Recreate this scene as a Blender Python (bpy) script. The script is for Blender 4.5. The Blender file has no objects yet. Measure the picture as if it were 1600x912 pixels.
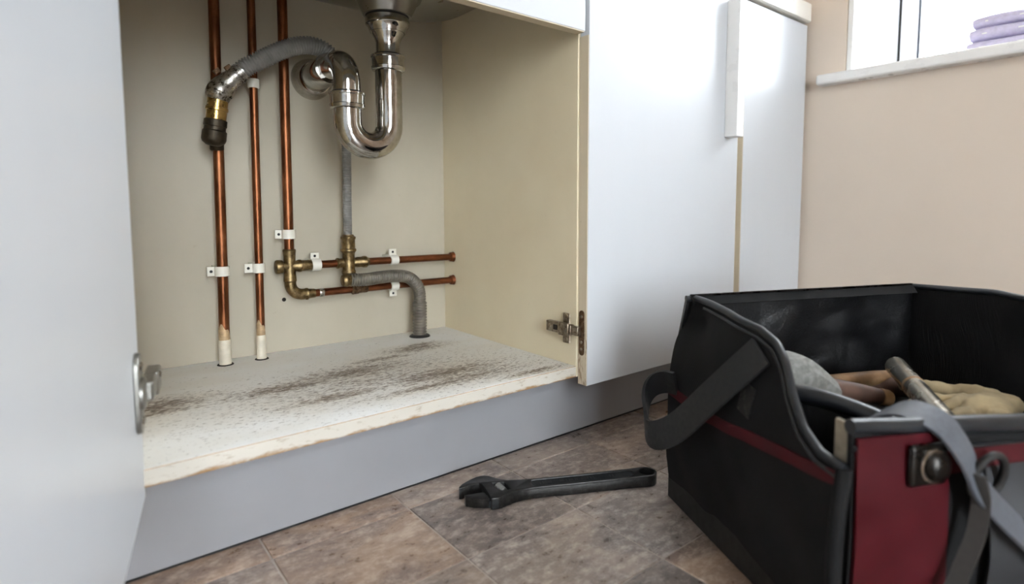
import bpy, bmesh, math, random
from mathutils import Vector, Matrix

random.seed(7)
scene = bpy.context.scene
COL = scene.collection
PI = math.pi

# ------------------------------------------------------------------ camera
cam_d = bpy.data.cameras.new('camera')
cam = bpy.data.objects.new('camera', cam_d)
COL.objects.link(cam)
cam.location = (0.0, -0.641, 0.38)
cam.rotation_euler = (PI / 2 - math.atan(72 / 900), 0, -math.radians(39.5))
cam_d.sensor_width = 36.0
cam_d.sensor_fit = 'HORIZONTAL'
cam_d.lens = 900.0 / 1600.0 * 36.0
cam_d.shift_x = -0.01875
cam_d.shift_y = -0.0369
cam_d.clip_start = 0.02
cam_d.dof.use_dof = True
cam_d.dof.focus_distance = 0.88
cam_d.dof.aperture_fstop = 3.2
scene.camera = cam

# ------------------------------------------------------------------ world: flat overcast sky
world = bpy.data.worlds.new('overcast_sky')
scene.world = world
world.use_nodes = True
bg = world.node_tree.nodes['Background']
bg.inputs['Color'].default_value = (0.87, 0.94, 1.0, 1)
bg.inputs['Strength'].default_value = 23.0

# window portals guide the daylight sampling (they give no light of their own)
def portal(name, loc, rot, sx, sy):
    l = bpy.data.lights.new(name, 'AREA')
    l.shape = 'RECTANGLE'; l.size = sx; l.size_y = sy
    l.cycles.is_portal = True
    o = bpy.data.objects.new(name, l); COL.objects.link(o)
    o.location = loc; o.rotation_euler = rot
portal('window_portal', (1.66, -0.375, 1.42), (0, PI / 2, 0), 1.52, 0.57)
portal('fill_door_portal', (-0.35, -2.78, 1.00), (-PI / 2, 0, 0), 0.96, 1.96)  # portal of the added rear door that lets in fill daylight

vs = scene.view_settings
scene.display_settings.display_device = 'sRGB'
vs.view_transform = 'Standard'
vs.look = 'None'
vs.gamma = 1.0
vs.use_curve_mapping = False
vs.exposure = 0.22
scene.cycles.use_denoising = True
scene.cycles.max_bounces = 10
scene.cycles.diffuse_bounces = 6
scene.cycles.glossy_bounces = 6
scene.cycles.transparent_max_bounces = 8

# ------------------------------------------------------------------ material helpers
def srgb(r, g, b):
    f = lambda c: (c / 255 / 12.92) if c <= 10 else ((c / 255 + 0.055) / 1.055) ** 2.4
    return (f(r), f(g), f(b), 1)

class Mat:
    def __init__(self, name, base, rough=0.5, metal=0.0, spec=0.5, sheen=0.0):
        self.m = bpy.data.materials.new(name)
        self.m.use_nodes = True
        self.nt = self.m.node_tree
        self.b = self.nt.nodes['Principled BSDF']
        self.set('Base Color', base); self.set('Roughness', rough); self.set('Metallic', metal)
        self.set('Specular IOR Level', spec)
        if sheen: self.set('Sheen Weight', sheen)
    def set(self, k, v):
        if isinstance(v, bpy.types.NodeSocket): self.nt.links.new(v, self.b.inputs[k])
        else: self.b.inputs[k].default_value = v
    def node(self, t, **kw):
        n = self.nt.nodes.new(t)
        for k, v in kw.items(): setattr(n, k, v)
        return n
    def link(self, a, b): self.nt.links.new(a, b)
    def pos(self, scale=(1, 1, 1), obj=False, loc=(0, 0, 0)):
        if obj: s = self.node('ShaderNodeTexCoord').outputs['Object']
        else: s = self.node('ShaderNodeNewGeometry').outputs['Position']
        mp = self.node('ShaderNodeMapping')
        mp.inputs['Scale'].default_value = scale
        mp.inputs['Location'].default_value = loc
        self.link(s, mp.inputs['Vector'])
        return mp.outputs['Vector']
    def noise(self, vec, scale, detail=4, rough=0.55, dist=0.0):
        n = self.node('ShaderNodeTexNoise')
        n.inputs['Scale'].default_value = scale; n.inputs['Detail'].default_value = detail
        n.inputs['Roughness'].default_value = rough; n.inputs['Distortion'].default_value = dist
        self.link(vec, n.inputs['Vector'])
        return n.outputs['Fac']
    def ramp(self, fac, stops):
        r = self.node('ShaderNodeValToRGB')
        el = r.color_ramp.elements
        while len(el) < len(stops): el.new(0.5)
        for e, (p, c) in zip(el, stops):
            e.position = p; e.color = c if len(c) == 4 else (*c, 1)
        self.link(fac, r.inputs['Fac'])
        return r.outputs['Color']
    def val(self, fac, lo, hi, a=0.0, b=1.0):
        n = self.node('ShaderNodeMapRange')
        n.inputs['From Min'].default_value = lo; n.inputs['From Max'].default_value = hi
        n.inputs['To Min'].default_value = a; n.inputs['To Max'].default_value = b
        self.link(fac, n.inputs['Value'])
        return n.outputs['Result']
    def math(self, op, a, b=None):
        n = self.node('ShaderNodeMath', operation=op)
        for i, v in enumerate((a, b)):
            if v is None: continue
            if isinstance(v, bpy.types.NodeSocket): self.link(v, n.inputs[i])
            else: n.inputs[i].default_value = v
        return n.outputs[0]
    def mix(self, fac, a, b):
        n = self.node('ShaderNodeMix', data_type='RGBA')
        for s, v in ((n.inputs[0], fac), (n.inputs[6], a), (n.inputs[7], b)):
            if isinstance(v, bpy.types.NodeSocket): self.link(v, s)
            else: s.default_value = v
        return n.outputs[2]
    def bump(self, h, strength=0.2, dist=0.001):
        n = self.node('ShaderNodeBump')
        n.inputs['Strength'].default_value = strength; n.inputs['Distance'].default_value = dist
        self.link(h, n.inputs['Height'])
        self.link(n.outputs['Normal'], self.b.inputs['Normal'])
    def blob(self, cx, cy, rx, ry):
        """soft elliptical mask around (cx, cy) in world x and y: a stain's own place"""
        v = self.pos((1 / rx, 1 / ry, 0), loc=(-cx / rx, -cy / ry, 0))
        ln = self.node('ShaderNodeVectorMath', operation='LENGTH')
        self.link(v, ln.inputs[0])
        return self.val(ln.outputs['Value'], 0.0, 1.3, 1.0, 0.0)

MT = {}
def simple(name, base, rough, metal=0.0, spec=0.5, nscale=0, amount=0.15, bump=0.0):
    a = Mat(name, base, rough, metal, spec)
    if nscale:
        f = a.noise(a.pos(), nscale)
        dk = tuple(c * (1 - amount * 2) for c in base[:3]) + (1,)
        lt = tuple(min(1, c * (1 + amount)) for c in base[:3]) + (1,)
        a.set('Base Color', a.ramp(f, [(0.3, dk), (0.7, lt)]))
        a.set('Roughness', a.val(f, 0.3, 0.7, max(0.02, rough - 0.08), min(1, rough + 0.08)))
        if bump: a.bump(f, bump, 0.0006)
    MT[name] = a.m
    return a

# plaster, paint
simple('wall_paint', srgb(217, 203, 188), 0.75, nscale=6, amount=0.015)
simple('ceiling_paint', srgb(243, 241, 237), 0.85, nscale=8, amount=0.015)
simple('white_gloss', srgb(236, 236, 234), 0.32, nscale=30, amount=0.01)
simple('upvc', srgb(238, 240, 243), 0.3, nscale=20, amount=0.01)
simple('outdoor_paving', srgb(150, 148, 144), 0.9, nscale=3, amount=0.1)
# door laminate: fine vertical grain
a = Mat('door_laminate', srgb(214, 218, 224), 0.36, spec=0.22)
g = a.noise(a.pos((30, 30, 4)), 1.0, 2)
a.set('Base Color', a.ramp(g, [(0.3, srgb(199, 202, 206)), (0.7, srgb(200, 203, 207))]))
a.set('Roughness', 0.28)
MT['door_laminate'] = a.m
# cream melamine inside the carcass, with faint grime
a = Mat('cream_melamine', srgb(208, 196, 170), 0.42)
f1 = a.noise(a.pos(), 5, 4); f2 = a.noise(a.pos(), 45, 5, 0.7)
c = a.ramp(f1, [(0.3, srgb(216, 202, 172)), (0.7, srgb(225, 213, 185))])
c = a.mix(a.val(f2, 0.66, 0.8, 0, 0.35), c, srgb(150, 134, 106))
a.set('Base Color', c)
MT['cream_melamine'] = a.m
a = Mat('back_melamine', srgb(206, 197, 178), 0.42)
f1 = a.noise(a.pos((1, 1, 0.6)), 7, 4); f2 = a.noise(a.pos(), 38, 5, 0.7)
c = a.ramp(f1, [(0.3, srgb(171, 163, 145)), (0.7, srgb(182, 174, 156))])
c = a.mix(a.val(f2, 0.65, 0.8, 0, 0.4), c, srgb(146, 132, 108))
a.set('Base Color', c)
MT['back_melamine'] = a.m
# stained base panel
a = Mat('stained_base', srgb(226, 221, 208), 0.4)
vv = a.pos((55, 190, 1))
spk = a.noise(vv, 1.0, 6, 0.72, 0.6)
spk2 = a.noise(a.pos((130, 420, 1)), 1.0, 4, 0.6, 0.4)
big = a.noise(a.pos((6, 14, 1)), 1.0, 3)
mask = None
for bb in STAINS if 'STAINS' in globals() else ((0.085, 0.20, 0.10, 0.045), (0.09, 0.175, 0.06, 0.022), (0.235, 0.175, 0.13, 0.035),
        (0.275, 0.095, 0.11, 0.024), (0.34, 0.19, 0.13, 0.05), (0.44, 0.10, 0.16, 0.045), (0.48, 0.265, 0.08, 0.035),
        (0.50, 0.285, 0.05, 0.016), (0.40, 0.055, 0.15, 0.018), (0.40, 0.235, 0.07, 0.02), (0.55, 0.02, 0.09, 0.016), (0.33, 0.13, 0.30, 0.12, 0.62), (0.47, 0.06, 0.16, 0.05, 0.8)):
    s = a.blob(*bb[:4])
    if len(bb) > 4: s = a.math('MULTIPLY', s, bb[4])
    mask = s if mask is None else a.math('MAXIMUM', mask, s)
th = a.math('ADD', a.math('MULTIPLY', mask, 0.27), spk)
st = a.val(th, 0.65, 0.78, 0, 0.8)
th2 = a.math('ADD', a.math('MULTIPLY', mask, 0.20), spk2)
st2 = a.val(th2, 0.645, 0.70, 0, 0.85)
c = a.ramp(big, [(0.35, srgb(228, 226, 220)), (0.65, srgb(237, 238, 237))])
c = a.mix(a.math('MULTIPLY', mask, 0.22), c, srgb(176, 152, 118))
c = a.mix(st, c, srgb(112, 88, 62))
c = a.mix(st2, c, srgb(84, 66, 48))
a.set('Base Color', c)
a.set('Roughness', a.val(big, 0.3, 0.7, 0.3, 0.5))
MT['stained_base'] = a.m
# chipped edge banding (worn through to board along its lower margin)
a = Mat('worn_edge', srgb(222, 216, 202), 0.5)
n1 = a.noise(a.pos((22, 22, 60)), 1.0, 6, 0.7)
n2 = a.noise(a.pos((60, 60, 160)), 1.0, 4, 0.6)
sep = a.node('ShaderNodeSeparateXYZ'); a.link(a.pos(), sep.inputs[0])
low = a.val(sep.outputs['Z'], 0.1145, 0.1215, 1.0, 0.0)
w = a.val(a.math('ADD', a.math('MULTIPLY', low, 0.34), n1), 0.62, 0.80, 0, 0.9)
c = a.mix(a.val(n2, 0.56, 0.70, 0, 0.6), srgb(200, 194, 182), srgb(150, 132, 104))
c = a.mix(w, c, srgb(150, 112, 66))
a.set('Base Color', c); a.bump(n1, 0.3, 0.0006)
MT['worn_edge'] = a.m
a = Mat('door_edge', srgb(205, 192, 168), 0.5)
n1 = a.noise(a.pos((160, 160, 26)), 1.0, 5, 0.7)
sep = a.node('ShaderNodeSeparateXYZ'); a.link(a.pos(), sep.inputs[0])
low = a.val(sep.outputs['Z'], 0.10, 0.25, 1.0, 0.0)
w = a.val(a.math('ADD', a.math('MULTIPLY', low, 0.26), n1), 0.68, 0.80, 0, 0.95)
c = a.mix(w, srgb(205, 192, 168), srgb(122, 88, 54))
a.set('Base Color', c)
MT['door_edge'] = a.m
simple('plinth_grey', srgb(147, 147, 150), 0.42, nscale=14, amount=0.02)
simple('black_seal', srgb(28, 27, 26), 0.6, nscale=60, amount=0.1)
simple('worktop_laminate', srgb(226, 222, 212), 0.35, nscale=40, amount=0.02)
# vinyl tiles
a = Mat('vinyl_tile', srgb(100, 86, 78), 0.42, spec=0.6)
oi = a.node('ShaderNodeObjectInfo')
cmb = a.node('ShaderNodeCombineXYZ')
for i in range(3): a.link(a.math('MULTIPLY', oi.outputs['Random'], (13.0, 29.0, 7.0)[i]), cmb.inputs[i])
def shifted(scale):
    ad = a.node('ShaderNodeVectorMath', operation='ADD')
    a.link(a.pos(scale), ad.inputs[0]); a.link(cmb.outputs[0], ad.inputs[1])
    return ad.outputs[0]
n1 = a.noise(shifted((7, 15, 1)), 1.0, 6, 0.62, 0.7)
n2 = a.noise(shifted((60, 90, 1)), 1.0, 6, 0.7)
n3 = a.noise(shifted((300, 300, 1)), 1.0, 3, 0.6)
c = a.ramp(n1, [(0.28, srgb(74, 64, 60)), (0.45, srgb(100, 87, 80)), (0.6, srgb(124, 106, 92)), (0.75, srgb(146, 132, 120))])
c = a.mix(a.val(n2, 0.48, 0.68, 0, 0.7), c, srgb(160, 146, 133))
c = a.mix(a.val(n2, 0.44, 0.28, 0, 0.35), c, srgb(70, 60, 55))
c = a.mix(a.val(n3, 0.62, 0.75, 0, 0.35), c, srgb(176, 162, 150))
hs = a.node('ShaderNodeHueSaturation')
a.link(c, hs.inputs['Color']); a.link(a.val(oi.outputs['Random'], 0, 1, 1.15, 1.6), hs.inputs['Value'])
a.link(a.val(a.math('FRACT', a.math('MULTIPLY', oi.outputs['Random'], 7.3)), 0, 1, 0.7, 1.2), hs.inputs['Saturation'])
a.set('Base Color', hs.outputs['Color'])
a.set('Roughness', a.val(n2, 0.3, 0.7, 0.24, 0.42))
a.bump(n2, 0.2, 0.0006)
MT['vinyl_tile'] = a.m
simple('tile_joint', srgb(170, 160, 150), 0.7, nscale=40, amount=0.1)
# metals
a = Mat('aged_copper', srgb(150, 88, 52), 0.33, 1.0)
n1 = a.noise(a.pos((90, 90, 22)), 1.0, 5, 0.65); n2 = a.noise(a.pos((30, 30, 8)), 1.0, 4)
c = a.ramp(n1, [(0.3, srgb(88, 52, 34)), (0.55, srgb(136, 86, 58)), (0.75, srgb(168, 114, 80))])
c = a.mix(a.val(n2, 0.52, 0.72, 0, 0.6), c, srgb(70, 44, 32))
a.set('Base Color', c); a.set('Roughness', a.val(n1, 0.3, 0.7, 0.32, 0.5))
MT['aged_copper'] = a.m
a = Mat('dull_copper', srgb(120, 72, 48), 0.42, 1.0)
n1 = a.noise(a.pos((26, 90, 90)), 1.0, 5, 0.65)
a.set('Base Color', a.ramp(n1, [(0.3, srgb(80, 48, 34)), (0.55, srgb(128, 78, 52)), (0.8, srgb(164, 104, 72))]))
a.set('Roughness', a.val(n1, 0.3, 0.7, 0.34, 0.52))
MT['dull_copper'] = a.m
a = Mat('aged_brass', srgb(128, 108, 76), 0.42, 1.0)
n1 = a.noise(a.pos(), 130, 5, 0.7)
a.set('Base Color', a.ramp(n1, [(0.3, srgb(78, 64, 44)), (0.55, srgb(138, 118, 84)), (0.8, srgb(180, 160, 122))]))
a.set('Roughness', a.val(n1, 0.3, 0.7, 0.3, 0.55)); a.bump(n1, 0.2, 0.0005)
MT['aged_brass'] = a.m
simple('bright_brass', srgb(176, 148, 92), 0.3, 1.0, nscale=90, amount=0.15)
simple('tarnished_cap', srgb(66, 58, 46), 0.5, 0.8, nscale=110, amount=0.3, bump=0.4)
a = Mat('chrome', srgb(196, 194, 190), 0.09, 1.0)
n1 = a.noise(a.pos(), 60, 5, 0.7)
a.set('Base Color', a.ramp(n1, [(0.3, srgb(162, 159, 152)), (0.6, srgb(198, 196, 192))]))
a.set('Roughness', a.val(n1, 0.35, 0.7, 0.06, 0.17))
MT['chrome'] = a.m
a = Mat('pitted_chrome', srgb(180, 176, 166), 0.25, 1.0)
n1 = a.noise(a.pos(), 95, 5, 0.7)
a.set('Base Color', a.ramp(n1, [(0.38, srgb(60, 52, 42)), (0.46, srgb(160, 156, 148)), (0.7, srgb(212, 210, 205))]))
a.set('Roughness', a.val(n1, 0.35, 0.7, 0.45, 0.18)); a.bump(n1, 0.3, 0.0006)
MT['pitted_chrome'] = a.m
simple('brushed_steel', srgb(150, 148, 142), 0.34, 1.0, nscale=40, amount=0.08)
a = Mat('hinge_steel', srgb(140, 128, 112), 0.36, 1.0)
n1 = a.noise(a.pos(), 160, 5, 0.7)
a.set('Base Color', a.ramp(n1, [(0.32, srgb(92, 72, 54)), (0.5, srgb(150, 138, 122)), (0.75, srgb(186, 178, 166))]))
MT['hinge_steel'] = a.m
a = Mat('rusty_steel', srgb(96, 72, 52), 0.55, 0.7)
n1 = a.noise(a.pos(), 140, 5, 0.7)
a.set('Base Color', a.ramp(n1, [(0.35, srgb(66, 46, 32)), (0.55, srgb(112, 86, 62)), (0.75, srgb(160, 146, 126))]))
MT['rusty_steel'] = a.m
simple('grey_hose', srgb(128, 126, 122), 0.5, 0.1, nscale=70, amount=0.12)
simple('dirty_hose', srgb(110, 103, 92), 0.5, 0.15, nscale=70, amount=0.2)
simple('white_plastic', srgb(222, 218, 206), 0.45, nscale=60, amount=0.03)
simple('white_sleeve', srgb(214, 205, 186), 0.55, nscale=60, amount=0.08)
simple('paint_overlap', srgb(186, 158, 122), 0.5, 0.2, nscale=120, amount=0.2)
simple('rubber', srgb(24, 23, 22), 0.6, nscale=80, amount=0.1)
simple('dark_hole', srgb(30, 22, 16), 0.9, nscale=120, amount=0.2)
# tool bag
a = Mat('black_canvas', srgb(16, 16, 17), 0.85, spec=0.3)
wv = a.node('ShaderNodeTexWave'); wv.inputs['Scale'].default_value = 260
a.link(a.pos(), wv.inputs['Vector'])
n1 = a.noise(a.pos(), 14, 4)
a.set('Base Color', a.ramp(n1, [(0.3, srgb(11, 11, 12)), (0.7, srgb(24, 24, 25))]))
a.bump(wv.outputs['Fac'], 0.25, 0.0006)
MT['black_canvas'] = a.m
a = Mat('black_leather', srgb(14, 14, 16), 0.36)
n1 = a.noise(a.pos((1, 1, 1)), 260, 4, 0.6); n2 = a.noise(a.pos((1, 1, 1.3)), 17, 1.5, 0.45, 0.2)
hm = a.math('ADD', a.math('MULTIPLY', n1, 0.25), a.math('MULTIPLY', n2, 2.5))
a.bump(hm, 0.7, 0.005)
a.set('Roughness', a.val(n2, 0.3, 0.7, 0.28, 0.48))
MT['black_leather'] = a.m
simple('rubber_rim', srgb(30, 33, 37), 0.38, nscale=60, amount=0.15)
simple('webbing', srgb(22, 23, 25), 0.6, nscale=200, amount=0.15, bump=0.3)
simple('grey_webbing', srgb(88, 92, 99), 0.5, nscale=200, amount=0.12, bump=0.3)
simple('cord_webbing', srgb(50, 47, 45), 0.7, nscale=200, amount=0.15, bump=0.3)
simple('red_vinyl', srgb(66, 6, 16), 0.45, spec=0.25, nscale=40, amount=0.12, bump=0.15)
simple('red_trim', srgb(70, 12, 20), 0.6, spec=0.25, nscale=60, amount=0.12)
simple('pale_canvas', srgb(150, 142, 126), 0.85, nscale=90, amount=0.15, bump=0.3)
simple('grey_pocket', srgb(38, 39, 42), 0.6, nscale=30, amount=0.2, bump=0.3)
simple('dark_metal', srgb(52, 50, 48), 0.3, 1.0, nscale=60, amount=0.15)
a = Mat('scuffed_patch', srgb(22, 22, 22), 0.6)
n1 = a.noise(a.pos(), 130, 5, 0.7)
a.set('Base Color', a.ramp(n1, [(0.5, srgb(20, 20, 20)), (0.62, srgb(58, 56, 50)), (0.75, srgb(120, 114, 100))]))
MT['scuffed_patch'] = a.m
a = Mat('forged_steel', srgb(58, 58, 58), 0.38, 0.85)
n1 = a.noise(a.pos(), 120, 5, 0.65)
a.set('Base Color', a.ramp(n1, [(0.3, srgb(40, 39, 38)), (0.6, srgb(60, 59, 58)), (0.8, srgb(88, 86, 84))]))
a.set('Roughness', a.val(n1, 0.3, 0.7, 0.30, 0.46)); a.bump(n1, 0.12, 0.0004)
MT['forged_steel'] = a.m
simple('forged_recess', srgb(44, 46, 48), 0.45, 0.8, nscale=150, amount=0.15, bump=0.2)
simple('scuffed_grey', srgb(134, 134, 130), 0.6, nscale=120, amount=0.22, bump=0.4)
simple('worn_wood', srgb(136, 104, 70), 0.6, nscale=50, amount=0.22)
simple('dark_wood', srgb(92, 66, 54), 0.6, nscale=50, amount=0.25)
simple('suede', srgb(164, 148, 116), 0.9, nscale=40, amount=0.16, bump=0.4)
simple('tube_steel', srgb(158, 152, 140), 0.24, 0.9, nscale=50, amount=0.14)
simple('lavender_towel', srgb(206, 200, 224), 0.95, nscale=120, amount=0.06, bump=0.5)
a = Mat('window_glass', (1, 1, 1, 1), 0.02)
tr = a.node('ShaderNodeBsdfTransparent'); gl = a.node('ShaderNodeBsdfGlossy'); gl.inputs['Roughness'].default_value = 0.02
fr = a.node('ShaderNodeFresnel'); fr.inputs['IOR'].default_value = 1.25
mx = a.node('ShaderNodeMixShader')
a.link(fr.outputs[0], mx.inputs[0]); a.link(tr.outputs[0], mx.inputs[1]); a.link(gl.outputs[0], mx.inputs[2])
a.link(mx.outputs[0], a.nt.nodes['Material Output'].inputs['Surface'])
MT['window_glass'] = a.m

# ------------------------------------------------------------------ geometry helpers
class G:
    """collects vertices and faces in world coordinates"""
    def __init__(self): self.v = []; self.f = []
    def add(self, vs, fs):
        n = len(self.v)
        self.v += [tuple(p) for p in vs]
        self.f += [tuple(i + n for i in f) for f in fs]
        return self
    def box(self, x0, x1, y0, y1, z0, z1):
        vs = [(x, y, z) for x in (x0, x1) for y in (y0, y1) for z in (z0, z1)]
        return self.add(vs, [(0, 1, 3, 2), (4, 6, 7, 5), (0, 4, 5, 1), (2, 3, 7, 6), (0, 2, 6, 4), (1, 5, 7, 3)])
    def obox(self, c, ax, ay, az):
        """oriented box: centre and three half-axis vectors"""
        c, ax, ay, az = (Vector(t) for t in (c, ax, ay, az))
        vs = [c + i * ax + j * ay + k * az for i in (-1, 1) for j in (-1, 1) for k in (-1, 1)]
        fs = [(0, 1, 3, 2), (4, 6, 7, 5), (0, 4, 5, 1), (2, 3, 7, 6), (0, 2, 6, 4), (1, 5, 7, 3)]
        if ax.cross(ay).dot(az) < 0: fs = [f[::-1] for f in fs]
        return self.add(vs, fs)
    def tube(self, path, r, seg=20, caps=True):
        path = [Vector(p) for p in path]
        n = len(path)
        rs = r if isinstance(r, (list, tuple)) else [r] * n
        ts = [(path[min(i + 1, n - 1)] - path[max(i - 1, 0)]).normalized() for i in range(n)]
        up = Vector((0, 0, 1)) if abs(ts[0].z) < 0.9 else Vector((1, 0, 0))
        nx = ts[0].cross(up).normalized()
        vs, fs = [], []
        for i in range(n):
            if i:
                ax = ts[i - 1].cross(ts[i])
                if ax.length > 1e-7:
                    nx = Matrix.Rotation(ts[i - 1].angle(ts[i]), 3, ax.normalized()) @ nx
            ny = ts[i].cross(nx).normalized()
            for k in range(seg):
                a_ = 2 * PI * k / seg
                vs.append(path[i] + rs[i] * (math.cos(a_) * nx + math.sin(a_) * ny))
        for i in range(n - 1):
            for k in range(seg):
                k2 = (k + 1) % seg
                fs.append((i * seg + k, i * seg + k2, (i + 1) * seg + k2, (i + 1) * seg + k))
        if caps:
            fs.append(tuple(range(seg))[::-1]); fs.append(tuple((n - 1) * seg + k for k in range(seg)))
        return self.add(vs, fs)
    def lathe(self, o, axis, prof, seg=32, caps=True):
        """prof: list of (distance along axis, radius)"""
        o = Vector(o); ax = Vector(axis).normalized()
        up = Vector((0, 0, 1)) if abs(ax.z) < 0.9 else Vector((1, 0, 0))
        nx = ax.cross(up).normalized(); ny = ax.cross(nx)
        vs, fs = [], []
        for t, r in prof:
            for k in range(seg):
                a_ = 2 * PI * k / seg
                vs.append(o + t * ax + r * (math.cos(a_) * nx + math.sin(a_) * ny))
        for i in range(len(prof) - 1):
            for k in range(seg):
                k2 = (k + 1) % seg
                fs.append((i * seg + k, i * seg + k2, (i + 1) * seg + k2, (i + 1) * seg + k))
        if caps:
            fs.append(tuple(range(seg))[::-1]); fs.append(tuple((len(prof) - 1) * seg + k for k in range(seg)))
        return self.add(vs, fs)
    def sheet(self, pts, thick):
        """pts: grid [i][j] of points, given a thickness along its normals"""
        ni, nj = len(pts), len(pts[0])
        P = [[Vector(p) for p in row] for row in pts]
        N = []
        for i in range(ni):
            row = []
            for j in range(nj):
                du = P[min(i + 1, ni - 1)][j] - P[max(i - 1, 0)][j]
                dv = P[i][min(j + 1, nj - 1)] - P[i][max(j - 1, 0)]
                row.append(du.cross(dv).normalized())
            N.append(row)
        top = [P[i][j] + N[i][j] * thick / 2 for i in range(ni) for j in range(nj)]
        bot = [P[i][j] - N[i][j] * thick / 2 for i in range(ni) for j in range(nj)]
        m = ni * nj; idx = lambda i, j: i * nj + j
        fs = []
        for i in range(ni - 1):
            for j in range(nj - 1):
                q = (idx(i, j), idx(i + 1, j), idx(i + 1, j + 1), idx(i, j + 1))
                fs.append(q); fs.append(tuple(k + m for k in q[::-1]))
        edge = [idx(i, 0) for i in range(ni)] + [idx(ni - 1, j) for j in range(1, nj)] + \
               [idx(i, nj - 1) for i in range(ni - 2, -1, -1)] + [idx(0, j) for j in range(nj - 2, 0, -1)]
        for a_, b_ in zip(edge, edge[1:] + edge[:1]):
            fs.append((b_, a_, a_ + m, b_ + m))
        return self.add(top + bot, fs)
    def ribbon(self, path, wdir, width, thick):
        """flat band along path; wdir: one width direction or one for each point"""
        W = wdir if isinstance(wdir[0], (tuple, list, Vector)) else [wdir] * len(path)
        rows = []
        for p, w_ in zip(path, W):
            w_ = Vector(w_).normalized()
            rows.append([Vector(p) + w_ * width * (k / 4 - 0.5) for k in range(5)])
        return self.sheet(rows, thick)

ORG = {}
def world_org(o): return ORG.get(o.name, Vector((0, 0, 0)))

def put(name, mesh, mat, parent=None, at=(0, 0, 0)):
    o = bpy.data.objects.new(name, mesh)
    COL.objects.link(o)
    at = Vector(at)
    o.parent = parent
    o.location = at - (world_org(parent) if parent else Vector((0, 0, 0)))
    ORG[o.name] = at
    if mat and mesh is not None and not mesh.materials: mesh.materials.append(MT[mat])
    return o

def make_mesh(name, g, at=(0, 0, 0), smooth=35):
    me = bpy.data.meshes.new(name)
    at = Vector(at)
    me.from_pydata([tuple(Vector(p) - at) for p in g.v], [], g.f)
    me.validate(); me.update()
    bm = bmesh.new(); bm.from_mesh(me)
    bmesh.ops.recalc_face_normals(bm, faces=bm.faces)
    bm.to_mesh(me); bm.free()
    if smooth:
        me.polygons.foreach_set('use_smooth', [True] * len(me.polygons))
        me.set_sharp_from_angle(angle=math.radians(smooth))
    return me

def obj(name, g, mat, parent=None, at=None, bevel=0.0, smooth=35, label=None, seg=2):
    if at is None: at = world_org(parent) if parent else (0, 0, 0)
    me = make_mesh(name, g, at, smooth)
    o = put(name, me, mat, parent, at)
    if bevel:
        b = o.modifiers.new('edge', 'BEVEL'); b.width = bevel; b.segments = seg
        b.limit_method = 'ANGLE'; b.angle_limit = math.radians(40)
    if label: o['label'] = label
    return o

def outline(name, polys, z0, z1, mat, parent, frame, bevel=0.0, label=None):
    """extruded flat outline (first polygon, further ones are holes); frame maps (a, b, z) to world"""
    cu = bpy.data.curves.new(name, 'CURVE'); cu.dimensions = '2D'; cu.fill_mode = 'BOTH'
    cu.extrude = (z1 - z0) / 2 - bevel; cu.bevel_depth = bevel; cu.bevel_resolution = 1; cu.offset = -bevel
    for p in polys:
        s = cu.splines.new('POLY'); s.points.add(len(p) - 1); s.use_cyclic_u = True
        for q, c_ in zip(s.points, p): q.co = (c_[0], c_[1], 0, 1)
    tmp = bpy.data.objects.new('tmp_outline', cu); COL.objects.link(tmp)
    dg = bpy.context.evaluated_depsgraph_get()
    me = bpy.data.meshes.new_from_object(tmp.evaluated_get(dg))
    bpy.data.objects.remove(tmp); bpy.data.curves.remove(cu)
    me.name = name
    at = world_org(parent) if parent else Vector((0, 0, 0))
    for v in me.vertices:
        v.co = Vector(frame(v.co.x, v.co.y, v.co.z + (z0 + z1) / 2)) - at
    bm = bmesh.new(); bm.from_mesh(me)
    bmesh.ops.remove_doubles(bm, verts=bm.verts, dist=1e-6)
    bmesh.ops.recalc_face_normals(bm, faces=bm.faces); bm.to_mesh(me); bm.free()
    me.materials.clear()
    me.polygons.foreach_set('use_smooth', [True] * len(me.polygons))
    me.set_sharp_from_angle(angle=math.radians(28))
    o = put(name, me, mat, parent, at)
    if label: o['label'] = label
    return o

def thing(name, label, cat, at, group=None):
    o = put(name, None, None, None, at)
    o['label'] = label; o['category'] = cat
    if group: o['group'] = group
    o.empty_display_size = 0.02
    return o
def tag(o, label, cat, group=None):
    o['label'] = label; o['category'] = cat
    if group: o['group'] = group
    return o
def struct(o): o['kind'] = 'structure'; return o

def spline(pts, n=10):
    """Catmull-Rom through the points"""
    P = [Vector(p) for p in pts]
    P = [2 * P[0] - P[1]] + P + [2 * P[-1] - P[-2]]
    out = []
    for i in range(1, len(P) - 2):
        for k in range(n):
            t = k / n
            a_, b_, c_, d_ = P[i - 1], P[i], P[i + 1], P[i + 2]
            out.append(0.5 * ((2 * b_) + (c_ - a_) * t + (2 * a_ - 5 * b_ + 4 * c_ - d_) * t * t + (3 * b_ - a_ - 3 * c_ + d_) * t ** 3))
    out.append(P[-2])
    return out
def resample(path, step):
    out = [path[0]]; acc = 0.0
    for a_, b_ in zip(path, path[1:]):
        L = (b_ - a_).length
        while acc + L >= step:
            a_ = a_ + (b_ - a_) * ((step - acc) / L); L = (b_ - a_).length; acc = 0.0
            out.append(a_)
        acc += L
    return out
def ribbed(g, pts, r, pitch=0.0042, depth=0.0011, seg=20):
    p = resample(spline(pts, 24), pitch / 4)
    return g.tube(p, [r + depth * (1 if i % 4 in (1, 2) else -1) for i in range(len(p))], seg)

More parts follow.
